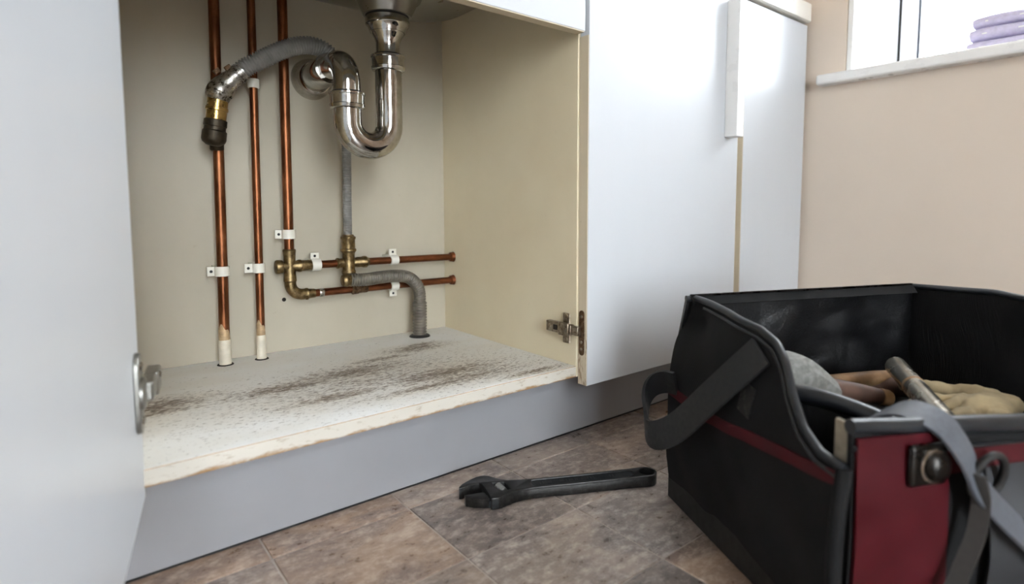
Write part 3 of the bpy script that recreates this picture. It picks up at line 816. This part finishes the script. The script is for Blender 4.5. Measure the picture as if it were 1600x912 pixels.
low = thing('waste_hose', 'dirty ribbed hose bending down into the stained base panel', 'hose', (0.537, 0.352, ZB))
ribbed(g := G(), [(0.3930, 0.334, 0.2545), (0.42, 0.331, 0.2535), (0.448, 0.333, 0.2550), (0.478, 0.334, 0.2555), (0.505, 0.335, 0.2505), (0.5245, 0.338, 0.2340), (0.5320, 0.341, 0.2150), (0.5330, 0.343, 0.1980)], 0.0108, 0.0044, 0.0009)
obj('ribbed_tube', g, 'dirty_hose', low, smooth=80)
ribbed(g := G(), [(0.5330, 0.343, 0.2000), (0.5330, 0.344, 0.17), (0.5330, 0.345, ZB + 0.003)], 0.0128, 0.0056, 0.0009)
obj('end_cuff', g, 'dirty_hose', low, smooth=80)
obj('floor_ring', G().lathe((0.533, 0.345, ZB + 0.0003), (0, 0, 1), [(0, 0.0200), (0.002, 0.0190), (0.0045, 0.0150)], 28), 'rubber', low)
obj('hose_tail', G().lathe((0.3990, 0.334, 0.2545), (-1, 0, 0), [(0, 0.0100), (0.010, 0.0104), (0.012, 0.0116), (0.016, 0.0116), (0.020, 0.0096), (0.0215, 0.006)], 24), 'aged_brass', low)

# ================================================================== adjustable wrench on the floor
WO = Vector((0.393, -0.016, 0)); we = Vector((0.888, -0.46, 0)).normalized(); wn = Vector((-we.y, we.x, 0))
def WF(a_, b_, z): return WO + we * a_ + wn * b_ + Vector((0, 0, z))
wr = thing('adjustable_wrench', 'dark steel adjustable wrench lying on the floor tiles', 'wrench', WF(0.13, -0.013, 0))
body = [(-0.0015, -0.0075), (-0.0012, -0.0035), (0.0035, 0.0035), (0.0100, 0.0095), (0.0170, 0.0150), (0.0240, 0.0200), (0.0300, 0.0222), (0.0360, 0.0222), (0.0420, 0.0190), (0.0480, 0.0130), (0.0550, 0.0070), (0.0640, 0.0028), (0.0760, 0.0005), (0.0900, -0.0005)]
body += [(0.1590, -0.0010), (0.2410, 0.0005), (0.2500, 0.0015)]
ce, cr = (0.2565, -0.0128), 0.0150
body += [(ce[0] + cr * math.sin(t_) , ce[1] + cr * math.cos(t_)) for t_ in [PI * k / 14 for k in range(0, 15)]]
body += [(0.2480, -0.0275), (0.2276, -0.0265), (0.1510, -0.0262), (0.0950, -0.0258), (0.0800, -0.0275), (0.0660, -0.0322), (0.0560, -0.0375), (0.0480, -0.0418), (0.0440, -0.0428), (0.0370, -0.0428), (0.0355, -0.0415)]
body += [(0.0345, -0.0330), (0.0320, -0.0150), (0.0290, -0.0020), (0.0260, 0.0010), (0.0230, 0.0005), (0.0120, -0.0030), (0.0020, -0.0075)]
slot = [(0.0428, -0.0008), (0.0590, -0.0022), (0.0640, -0.0238), (0.0478, -0.0238)]
hole = [(ce[0] + 0.0015 + 0.0112 * math.cos(2 * PI * k / 24), ce[1] + 0.0108 * math.sin(2 * PI * k / 24)) for k in range(24)]
panel = [(0.0960, -0.0048), (0.2320, -0.0045), (0.2380, -0.0085), (0.2380, -0.0175), (0.2320, -0.0222), (0.0980, -0.0220), (0.0925, -0.0178), (0.0915, -0.0100)]
outline('body', [body, slot, hole], 0.0004, 0.0146, 'forged_steel', wr, WF, bevel=0.0012)
outline('face_plate', [body, slot, hole, panel], 0.0125, 0.0160, 'forged_steel', wr, WF, bevel=0.0010)
outline('handle_panel', [[(x * 0.97 + 0.165 * 0.03, y * 0.97 - 0.0133 * 0.03) for x, y in panel]], 0.0135, 0.01495, 'forged_recess', wr, WF, label='sunken panel of the handle')
# movable jaw and worm screw
outline('movable_jaw', [[(0.0040, -0.0225), (0.0270, -0.0200), (0.0300, -0.0215), (0.0335, -0.0320), (0.0345, -0.0390), (0.0300, -0.0385), (0.0145, -0.0345), (0.0050, -0.0290)]], 0.0012, 0.0138, 'forged_steel', wr, WF, bevel=0.0010)
obj('jaw_slide', G().obox(WF(0.0395, -0.024, 0.0078), we * 0.0062, wn * 0.0175, (0, 0, 0.0045)), 'forged_recess', wr)
g = G()
wpath0, wpath1 = WF(0.0505, -0.0035, 0.0112), WF(0.0560, -0.0215, 0.0112)
axw = (wpath1 - wpath0)
prof = [(0, 0.0030)]
nth = 7
for k in range(nth):
    t0 = axw.length * (k + 0.1) / nth; dt = axw.length / nth
    prof += [(t0, 0.0036), (t0 + dt * 0.22, 0.0056), (t0 + dt * 0.58, 0.0056), (t0 + dt * 0.8, 0.0036)]
prof += [(axw.length, 0.0030)]
obj('worm_screw', g.lathe(wpath0, axw, prof, 20), 'brushed_steel', wr, label='ridged adjusting screw')
# raised, worn-down lettering on the handle: only blurred strokes are left of it
g = G()
rnd = random.Random(3)
for a0, a1 in ((0.106, 0.122), (0.134, 0.158), (0.164, 0.182), (0.204, 0.211)):
    x = a0
    while x < a1:
        hh = 0.0034
        yy = -0.0135 + rnd.uniform(-0.0004, 0.0004)
        g.obox(WF(x, yy, 0.0151), we * 0.00035, wn * hh, (0, 0, 0.00022))
        if rnd.random() < 0.75: g.obox(WF(x + 0.0011, yy + rnd.choice((-hh, 0, hh)) * 0.95, 0.0151), we * 0.0011, wn * 0.0004, (0, 0, 0.00022))
        if rnd.random() < 0.5: g.obox(WF(x + 0.0022, yy, 0.0151), we * 0.00035, wn * hh * 0.9, (0, 0, 0.00022))
        x += 0.0042
lt = obj('raised_marks', g, 'forged_steel', wr, label='worn raised lettering on the handle'); lt['kind'] = 'stuff'
g = G()
for k in range(7):
    g.obox(WF(0.0376 + 0.0012 * k, -0.0429, 0.0078), we * 0.0003, wn * 0.0004, (0, 0, 0.0055))
sc_ = obj('index_marks', g, 'forged_recess', wr); sc_['kind'] = 'stuff'

# ================================================================== tool bag
BU = Vector((-0.43517, -0.90035, 0)); BV = Vector((0.90035, -0.43517, 0)); BO = Vector((0.611, -0.193, 0))
def W(v, s, z): return BO + BV * v + BU * s + Vector((0, 0, z))
def wob(x, y, k=1.0):
    return k * (math.sin(x * 61 + y * 23) * 0.5 + math.sin(x * 29 - y * 47 + 1.3) * 0.6 + math.sin(x * 113 + y * 71 + 0.6) * 0.25)
bag = thing('tool_bag', 'open black canvas tool bag with red trim full of tools', 'tool bag', W(0.18, 0.15, 0))
BW, BD = 0.368, 0.292
def lerp_tab(tab, x):
    for (x0, y0), (x1, y1) in zip(tab, tab[1:]):
        if x <= x1: return y0 + (y1 - y0) * max(0, (x - x0) / (x1 - x0))
    return tab[-1][1]
rim_tab = [(0, 0.2650), (0.05, 0.2640), (0.095, 0.2605), (0.15, 0.2535), (0.178, 0.2455), (0.196, 0.2330), (0.217, 0.2090), (0.244, 0.1860), (0.268, 0.1735), (0.292, 0.1700)]
def left_pt(s, t):
    z = 0.002 + t * (lerp_tab(rim_tab, s) - 0.002)
    q = z / 0.265
    v = 0.020 * q ** 3 - 0.010 * math.sin(PI * min(1, q * 1.05)) + wob(s * 0.8, z, 0.0022) * (1 if z > 0.05 else 0.3)
    fold = math.exp(-((s - 0.03) / 0.03) ** 2) * math.exp(-((z - 0.235) / 0.018) ** 2) * 0.012
    return W(v + fold, s, z)
ni, nj = 44, 30
obj('side_wall', G().sheet([[left_pt(BD * i / ni, j / nj) for j in range(nj + 1)] for i in range(ni + 1)], 0.005), 'black_canvas', bag, smooth=70)
def back_pt(v, t):
    ztop = 0.2640 + 0.004 * v / BW
    z = 0.002 + t * (ztop - 0.002)
    s = 0.004 - 0.008 * math.sin(PI * t) + wob(v, z, 0.0036) * math.sin(PI * min(1, t * 1.02) * 0.97)
    return W(v + 0.012 * (1 - v / BW) * t ** 3 + 0.010 * math.sin(PI * t) * (v / BW) ** 4, s, z)
obj('back_wall', G().sheet([[back_pt(BW * i / 50, j / 30) for j in range(31)] for i in range(51)], 0.005), 'black_leather', bag, smooth=70, label='creased shiny black back wall')
def right_pt(s, t):
    ztop = lerp_tab([(0, 0.268), (0.12, 0.276), (0.18, 0.272), (0.24, 0.235), (0.292, 0.205)], s)
    z = 0.002 + t * (ztop - 0.002)
    return W(BW + 0.008 * math.sin(PI * t) + wob(s, z, 0.002), s, z)
obj('side_wall', G().sheet([[right_pt(BD * i / 30, j / 24) for j in range(25)] for i in range(31)], 0.005), 'black_canvas', bag, smooth=70)
def front_z(v): return 0.203 - 0.014 * min(1, v / 0.2)
def front_pt(v, t):
    z = 0.002 + t * (front_z(v) - 0.002)
    return W(v, BD + 0.010 * math.sin(PI * t) * math.sin(PI * min(1, max(0, v / BW))) + wob(v, z, 0.0012), z)
obj('front_wall', G().sheet([[front_pt(0.002 + (BW - 0.002) * i / 40, j / 24) for j in range(25)] for i in range(41)], 0.005), 'black_canvas', bag, smooth=70)
obj('base', G().obox(W(BW / 2, BD / 2, 0.006), BV * (BW / 2 - 0.004), BU * (BD / 2 - 0.004), (0, 0, 0.005)), 'rubber', bag, bevel=0.003)
# moulded rubber foot around the bottom
fp = [(-0.0035, -0.001), (-0.0045, BD * 0.5), (-0.0035, BD + 0.004), (BW * 0.5, BD + 0.0055), (BW + 0.004, BD + 0.004), (BW + 0.004, -0.003), (BW * 0.5, -0.004), (-0.0035, -0.001)]
rows = []
for (v0, s0), (v1, s1) in zip(fp, fp[1:]):
    for k in range(8):
        t = k / 8; rows.append([W(v0 + (v1 - v0) * t, s0 + (s1 - s0) * t, z) for z in (0.0015, 0.012, 0.024, 0.034)])
rows.append(rows[0])
obj('foot_band', G().sheet(rows, 0.004), 'rubber', bag, smooth=50)
# piping around the rim
pl_ = [left_pt(BD * i / 60, 1.0) for i in range(61)]
obj('rim_piping', G().tube(pl_, 0.0042, 12), 'rubber_rim', bag, smooth=80)
obj('rim_seam', G().tube([p + BV * -0.0052 + Vector((0, 0, -0.007)) for p in pl_[8:]], 0.0016, 8), 'rubber_rim', bag, smooth=80)
pb_ = [back_pt(BW * i / 50, 1.0) for i in range(51)]
obj('rim_piping', G().tube(pb_, 0.0042, 12), 'rubber_rim', bag, smooth=80)
obj('rim_piping', G().tube([right_pt(BD * i / 40, 1.0) for i in range(41)], 0.0042, 12), 'rubber_rim', bag, smooth=80)
obj('rim_roll', G().tube([front_pt(0.002 + (BW - 0.002) * i / 40, 1.0) + Vector((0, 0, 0.0015)) for i in range(41)], [0.0062 + 0.0018 * min(1, i / 14) for i in range(41)], 16), 'rubber_rim', bag, smooth=80, label='rolled grey rubber lip along the front')
obj('rim_seam', G().tube([front_pt(0.002 + (BW - 0.002) * i / 40, 0.925) + BU * 0.004 for i in range(41)], 0.0022, 10), 'rubber_rim', bag, smooth=80)
# zip along the back rim: tape and teeth
zt = [[back_pt(0.004 + (BW - 0.008) * i / 50, 1.0) + BU * (0.004 + 0.0028 * k) + Vector((0, 0, 0.0032 - 0.0034 * k)) for k in range(4)] for i in range(51)]
obj('zip_tape', G().sheet(zt, 0.0012), 'black_canvas', bag, smooth=80)
obj('corner_piping', G().tube([W(-0.004 - 0.006 * math.sin(PI * min(1, k / 17)), BD + 0.001, 0.004 + 0.0098 * k) for k in range(18)], 0.0062, 12), 'black_canvas', bag, smooth=80)
g = G()
for i in range(150):
    p = back_pt(0.006 + (BW - 0.012) * i / 149, 1.0) + BU * 0.0035 + Vector((0, 0, 0.0046))
    g.obox(p, BV * 0.0007, BU * 0.0022, (0, 0, 0.0012))
zz_ = obj('zip_teeth', g, 'dark_metal', bag); zz_['kind'] = 'stuff'
# red piping stripe on the left side, rising towards the front
def stripe_pt(s, dz):
    z = lerp_tab([(0, 0.148), (0.09, 0.142), (0.17, 0.151), (0.237, 0.156), (0.292, 0.162)], s) + dz
    zr = lerp_tab(rim_tab, s)
    return left_pt(s, (z - 0.002) / (zr - 0.002)) - BV * 0.0035
obj('red_stripe', G().sheet([[stripe_pt(BD * i / 44, dz) for dz in (-0.0058, -0.003, 0.0, 0.003, 0.0058)] for i in range(45)], 0.0028), 'red_trim', bag, smooth=80, label='dark red stripe along the side')
# front: red panel, buckle, pocket, trim
def fp_(v, z, out): return front_pt(v, (z - 0.002) / (front_z(v) - 0.002)) + BU * out
obj('red_panel', G().sheet([[fp_(0.004 + 0.086 * i / 14, 0.066 + (0.196 - 0.066) * j / 12, 0.0052) for j in range(13)] for i in range(15)], 0.003), 'red_vinyl', bag, smooth=70, label='red vinyl corner panel')
obj('edge_binding', G().obox(W(0.008, BD - 0.012, 0.187), BV * 0.002, BU * 0.010, (0, 0, 0.017)), 'pale_canvas', bag, bevel=0.001, label='pale frayed canvas edge')
obj('red_trim', G().sheet([[fp_(0.088 + (BW - 0.09) * i / 30, 0.160 + 0.018 * j / 4, 0.0050) for j in range(5)] for i in range(31)], 0.003), 'red_trim', bag, smooth=70)
g = G()
rows = []
for i in range(21):
    v = 0.128 + (BW - 0.135) * i / 20
    rows.append([fp_(v, 0.04 + 0.122 * j / 14, 0.006 + 0.022 * math.sin(PI * min(1, (j + 1) / 15)) * min(1, i / 4 + 0.2)) for j in range(15)])
obj('front_pocket', g.sheet(rows, 0.004), 'grey_pocket', bag, smooth=70, label='bulging grey front pocket')
# buckle: square plate with round stud
bk = obj('buckle', G().obox(W(0.066, BD + 0.0125, 0.172), BV * 0.0185, BU * 0.003, (0, 0, 0.0175)), 'dark_metal', bag, bevel=0.004, seg=3, label='square metal buckle with round stud')
obj('stud', G().lathe(W(0.069, BD + 0.0155, 0.172), BU, [(0, 0.0125), (0.004, 0.0125), (0.007, 0.0100), (0.009, 0.0055), (0.0095, 0.002)], 28), 'dark_metal', bk)
obj('stud_ring', G().tube([W(0.069 + 0.0125 * math.cos(2 * PI * k / 28), BD + 0.0165, 0.172 + 0.0125 * math.sin(2 * PI * k / 28)) for k in range(29)], 0.0022, 10), 'chrome', bk)
obj('ring', G().tube([W(0.122 + 0.016 * math.cos(2 * PI * k / 30), BD + 0.019 + 0.004 * math.sin(2 * PI * k / 30), 0.158 + 0.020 * math.sin(2 * PI * k / 30)) for k in range(31)], 0.0034, 10), 'rubber', bag, smooth=80)
# straps over the front
path = spline([W(0.066, BD - 0.038, 0.196), W(0.071, BD - 0.016, 0.2085), W(0.081, BD + 0.009, 0.2040), W(0.094, BD + 0.020, 0.182), W(0.110, BD + 0.024, 0.150), W(0.145, BD + 0.034, 0.112), W(0.190, BD + 0.040, 0.070)], 8)
wd = []
for i, p in enumerate(path):
    t = i / (len(path) - 1)
    wd.append(tuple(BV * (0.95 - 0.25 * t) + Vector((0, 0, 0.25 + 0.45 * t)) - BU * (0.15 + 0.55 * t)))
obj('shoulder_strap', G().ribbon(path, wd, 0.026, 0.0026), 'grey_webbing', bag, smooth=80, label='grey webbing strap over the front lip')
path = spline([W(0.100, BD + 0.026, 0.166), W(0.104, BD + 0.028, 0.145), W(0.100, BD + 0.029, 0.118), W(0.088, BD + 0.029, 0.090), W(0.078, BD + 0.027, 0.06), W(0.074, BD + 0.022, 0.012)], 8)
obj('strap_tail', G().ribbon(path, tuple(BV * 0.45 + BU * 0.9), 0.013, 0.003), 'cord_webbing', bag, smooth=80, label='brown strap tail hanging down')
# carrying loop on the left side
lp = [(0.168, 0.236, 0.004), (0.150, 0.210, 0.010), (0.122, 0.172, 0.020), (0.090, 0.134, 0.030), (0.060, 0.112, 0.036), (0.030, 0.104, 0.036), (0.006, 0.114, 0.032), (-0.006, 0.136, 0.026), (-0.002, 0.152, 0.018), (0.012, 0.160, 0.010), (0.030, 0.162, 0.006)]
path = spline([left_pt(max(0.0, s), min(1, (z - 0.002) / (lerp_tab(rim_tab, max(0, s)) - 0.002))) - BV * (o_ + 0.004) + BU * min(0, s) for s, z, o_ in lp], 8)
wd = []
for i in range(len(path)):
    t = i / (len(path) - 1)
    tg = (path[min(i + 1, len(path) - 1)] - path[max(i - 1, 0)]).normalized()
    flat = tg.cross(BV).normalized()
    if flat.z < 0 and t < 0.35: flat = -flat
    k_ = max(0.0, min(1.0, (t - 0.40) / 0.25))
    if i and flat.dot(Vector(wd[-1])) < 0: flat = -flat
    wd.append(tuple((flat * (1 - k_) + (BU * 0.25 + Vector((0, 0, 0.9)) - BV * 0.3).normalized() * k_).normalized()))
obj('carry_loop', G().ribbon(path, wd, 0.034, 0.004), 'webbing', bag, smooth=80, label='black webbing carry loop on the side')
# inner divider with a thick rolled lip, and the false floor the tools lie on
div = [(0.022, 0.150, 0.186), (0.045, 0.165, 0.189), (0.065, 0.190, 0.189), (0.085, 0.220, 0.184), (0.100, 0.245, 0.178), (0.110, 0.266, 0.174)]
pth = spline([W(*p) for p in div], 8)
obj('divider_lip', G().tube(pth, [0.0105 - 0.004 * k / (len(pth) - 1) for k in range(len(pth))], 16), 'rubber_rim', bag, smooth=80, label='rolled rubber lip of the inner divider')
obj('divider', G().sheet([[p - Vector((0, 0, 0.004 + 0.022 * j)) for j in range(4)] for p in pth], 0.005), 'black_canvas', bag, smooth=80)
obj('inner_tray', G().obox(W(BW / 2 + 0.004, BD / 2, 0.112), BV * (BW / 2 - 0.012), BU * (BD / 2 - 0.014), (0, 0, 0.006)), 'black_canvas', bag, bevel=0.004)
obj('side_patch', G().sheet([[left_pt(0.150 + 0.022 * i / 3, (0.170 + 0.030 * j / 3 - 0.002) / (lerp_tab(rim_tab, 0.16) - 0.002)) - BV * 0.004 for j in range(4)] for i in range(4)], 0.0016), 'scuffed_patch', bag, smooth=80)

# ------------------------------------------------------------------ what lies in the bag
ZT = 0.1185
def V3(v, s, z): return W(v, s, z)
mal = thing('mallet', 'scuffed grey mallet with its handle across the tool bag', 'mallet', W(0.12, 0.105, ZT))
# head: a rounded block standing on its face, top curved
def head_row(t):
    v = 0.052 + 0.088 * t
    pts_ = []
    top = 0.2135 - 0.004 * (1 - min(1, t / 0.15)) - 0.034 * (max(0, t - 0.5) / 0.5) ** 1.2
    for k in range(20):
        a_ = 2 * PI * k / 20
        c_, s_ = math.cos(a_), math.sin(a_)
        q = 1 / ((abs(c_) ** 7 + abs(s_) ** 7) ** (1 / 7))
        sc = 1 if 0.02 < t < 0.98 else 0.85
        zc_ = (top + 0.1195) / 2
        pts_.append(W(v, 0.110 + 0.024 * sc * q * c_, zc_ + (top - 0.1195) / 2 * sc * q * s_))
    return pts_
hr = [head_row(t) for t in (0, 0.03, 0.12, 0.25, 0.4, 0.5, 0.58, 0.68, 0.8, 0.9, 0.97, 1.0)]
g = G(); vs_ = [p for r in hr for p in r]; fs_ = []
for i in range(len(hr) - 1):
    for k in range(20): fs_.append((i * 20 + k, i * 20 + (k + 1) % 20, (i + 1) * 20 + (k + 1) % 20, (i + 1) * 20 + k))
fs_ += [tuple(range(20)), tuple(range((len(hr) - 1) * 20, len(hr) * 20))]
obj('head', g.add(vs_, fs_), 'scuffed_grey', mal, smooth=28)
hp_ = spline([W(0.128, 0.110, 0.168), W(0.150, 0.112, 0.1665), W(0.180, 0.115, 0.162), W(0.205, 0.118, 0.157)], 6)
obj('handle', G().tube(hp_, [0.0155 - 0.0065 * k / (len(hp_) - 1) for k in range(len(hp_))], 18), 'dark_wood', mal, smooth=70, label='dark taped handle')
obj('handle_end', G().lathe(hp_[-1], hp_[-1] - hp_[-2], [(0, 0.0092), (0.001, 0.0100), (0.010, 0.0098), (0.014, 0.0080), (0.016, 0.004)], 18), 'worn_wood', mal, label='pale worn end of the handle')
wh = thing('chisel', 'wood-handled chisel lying against the creased back wall of the bag', 'chisel', W(0.22, 0.055, ZT))
c0, c1 = W(0.175, 0.050, 0.152), W(0.275, 0.060, 0.160)
obj('handle', G().lathe(c0, c1 - c0, [(0, 0.006), (0.002, 0.0095), (0.02, 0.0115), (0.06, 0.0105), (0.085, 0.0095), (0.10, 0.0080)], 20), 'worn_wood', wh)
obj('blade', G().obox(c0 - (c1 - c0) * 0.28 + Vector((0, 0, -0.006)), (c1 - c0) * 0.30, BU * 0.008, (0, 0, 0.002)), 'tube_steel', wh, bevel=0.0008)
tb = thing('steel_tube', 'smooth steel tube leaning towards the front of the bag', 'tube', W(0.22, 0.15, ZT))
t0, t1 = W(0.246, 0.098, 0.1870), W(0.152, 0.258, 0.1700)
ax_ = t1 - t0
obj('shaft', G().lathe(t0, ax_, [(0, 0.006), (0.0005, 0.0095), (0.003, 0.0118), (ax_.length * 0.55, 0.0114), (ax_.length, 0.0110)], 28), 'tube_steel', tb)
obj('end_ring', G().lathe(t0 + ax_ * 0.36, ax_, [(0, 0.0116), (0.0006, 0.0121), (0.004, 0.0121), (0.0046, 0.0116)], 28), 'worn_wood', tb)
wf = thing('wood_file', 'dark wooden file handle beside the tan glove', 'file', W(0.30, 0.08, ZT))
f0, f1 = W(0.252, 0.050, 0.148), W(0.345, 0.120, 0.150)
obj('handle', G().lathe(f0, f1 - f0, [(0, 0.005), (0.003, 0.010), (0.03, 0.0125), (0.07, 0.0105), (0.112, 0.0090)], 20), 'dark_wood', wf)
obj('ferrule', G().lathe(f1 - (f1 - f0) * 0.04, f1 - f0, [(0, 0.0092), (0.0005, 0.0098), (0.008, 0.0094), (0.009, 0.0080)], 20), 'tube_steel', wf)

def glove():
    """work glove: palm with four fingers and a thumb, grown with a skin modifier"""
    cen = W(0.262, 0.185, ZT)
    t = put('work_glove', bpy.data.meshes.new('work_glove'), None, None, cen)
    def L(v, s, z): return Vector(W(v, s, z)) - cen
    vs_ = []; es_ = []; rr = []
    def add(p, r, par=None):
        vs_.append(tuple(p)); rr.append(r)
        if par is not None: es_.append((par, len(vs_) - 1))
        return len(vs_) - 1
    wr_ = add(L(0.332, 0.165, 0.152), 0.024)
    pa = add(L(0.300, 0.180, 0.156), 0.027, wr_)
    pk = add(L(0.275, 0.190, 0.156), 0.024, pa)
    for q, (dv, ds) in enumerate(((-0.030, -0.044), (-0.044, -0.022), (-0.046, 0.004), (-0.034, 0.028))):
        k1 = add(L(0.272 + dv * 0.35, 0.190 + ds * 0.75, 0.158), 0.0115, pk)
        k2 = add(L(0.268 + dv * 0.95, 0.190 + ds * 1.0, 0.156), 0.0105, k1)
        k3 = add(L(0.264 + dv * 1.45, 0.190 + ds * 1.12, 0.146), 0.0095, k2)
    t1_ = add(L(0.300, 0.142, 0.158), 0.0125, pa)
    t2_ = add(L(0.276, 0.112, 0.162), 0.0110, t1_)
    t3_ = add(L(0.262, 0.088, 0.162), 0.0100, t2_)
    me = t.data
    me.from_pydata(vs_, es_, []); me.update()
    md = t.modifiers.new('skin', 'SKIN')
    if not me.skin_vertices: pass
    sv = me.skin_vertices[0].data if me.skin_vertices else None
    return t, md, rr
t, md, rr = glove()
if not t.data.skin_vertices:
    bm = bmesh.new(); bm.from_mesh(t.data)
    lay = bm.verts.layers.skin.verify()
    for v, r in zip(bm.verts, rr): v[lay].radius = (r, r * 0.9); v[lay].use_root = False
    bm.verts.ensure_lookup_table(); bm.verts[1][lay].use_root = True
    bm.to_mesh(t.data); bm.free()
else:
    for d_, r in zip(t.data.skin_vertices[0].data, rr): d_.radius = (r, r * 0.9)
    t.data.skin_vertices[0].data[1].use_root = True
md.use_smooth_shade = True
tx = bpy.data.textures.new('crumple', 'CLOUDS'); tx.noise_scale = 0.022
sb = t.modifiers.new('sub', 'SUBSURF'); sb.levels = 3; sb.render_levels = 3
dm = t.modifiers.new('crumple', 'DISPLACE'); dm.texture = tx; dm.strength = 0.012; dm.mid_level = 0.5
t.data.materials.append(MT['suede'])
tag(t, 'tan suede work glove heaped at the right inside the tool bag', 'glove')

# ------------------------------------------------------------------ on the window sill
def towel(label, y0, y1, x0, x1, z0, h, r):
    """folded towel: rounded fold at one end, layers showing"""
    t = thing('folded_towel', label, 'towel', ((x0 + x1) / 2, (y0 + y1) / 2, z0), 'folded towels on the window sill')
    g = G(); rows = []
    n = 16
    for i in range(29):
        y = y1 - (y1 - y0) * i / 28
        row = []
        for k in range(n + 1):
            a_ = 2 * PI * k / n
            c_, s_ = math.cos(a_), math.sin(a_)
            q = 1 / ((abs(c_) ** 6 + abs(s_) ** 6) ** (1 / 6))
            e = 1.0 if 1 < i < 27 else (0.95 if i in (1, 27) else 0.85)
            row.append(((x0 + x1) / 2 + (x1 - x0) / 2 * q * c_ * (0.97 + 0.03 * e) + 0.002 * math.sin(y * 40), y, z0 + h / 2 + h / 2 * e * q * s_ + 0.0012 * math.sin(y * 55 + z0 * 300) * max(0, s_)))
        rows.append(row)
    vs_ = [p for r_ in rows for p in r_[:-1]]; fs_ = []
    for i in range(28):
        for k in range(n): fs_.append((i * n + k, i * n + (k + 1) % n, (i + 1) * n + (k + 1) % n, (i + 1) * n + k))
    fs_ += [tuple(range(n)), tuple(range(28 * n, 29 * n))]
    obj('fold', g.add(vs_, fs_), 'lavender_towel', t, smooth=60)
    obj('hem', G().box(x0 - 0.0012, x0 + 0.001, y0 + 0.02, y1 - 0.02, z0 + h * 0.42, z0 + h * 0.52), 'white_gloss', t)
towel('lavender folded towel, lowest of the stack on the window sill', -0.560, -0.300, 1.352, 1.52, WZ0 + 0.0006, 0.026, 0)
towel('lavender folded towel, middle of the stack on the window sill', -0.565, -0.303, 1.356, 1.52, WZ0 + 0.0268, 0.024, 0)
towel('lavender folded towel, topmost of the stack on the window sill', -0.560, -0.306, 1.360, 1.52, WZ0 + 0.0510, 0.022, 0)
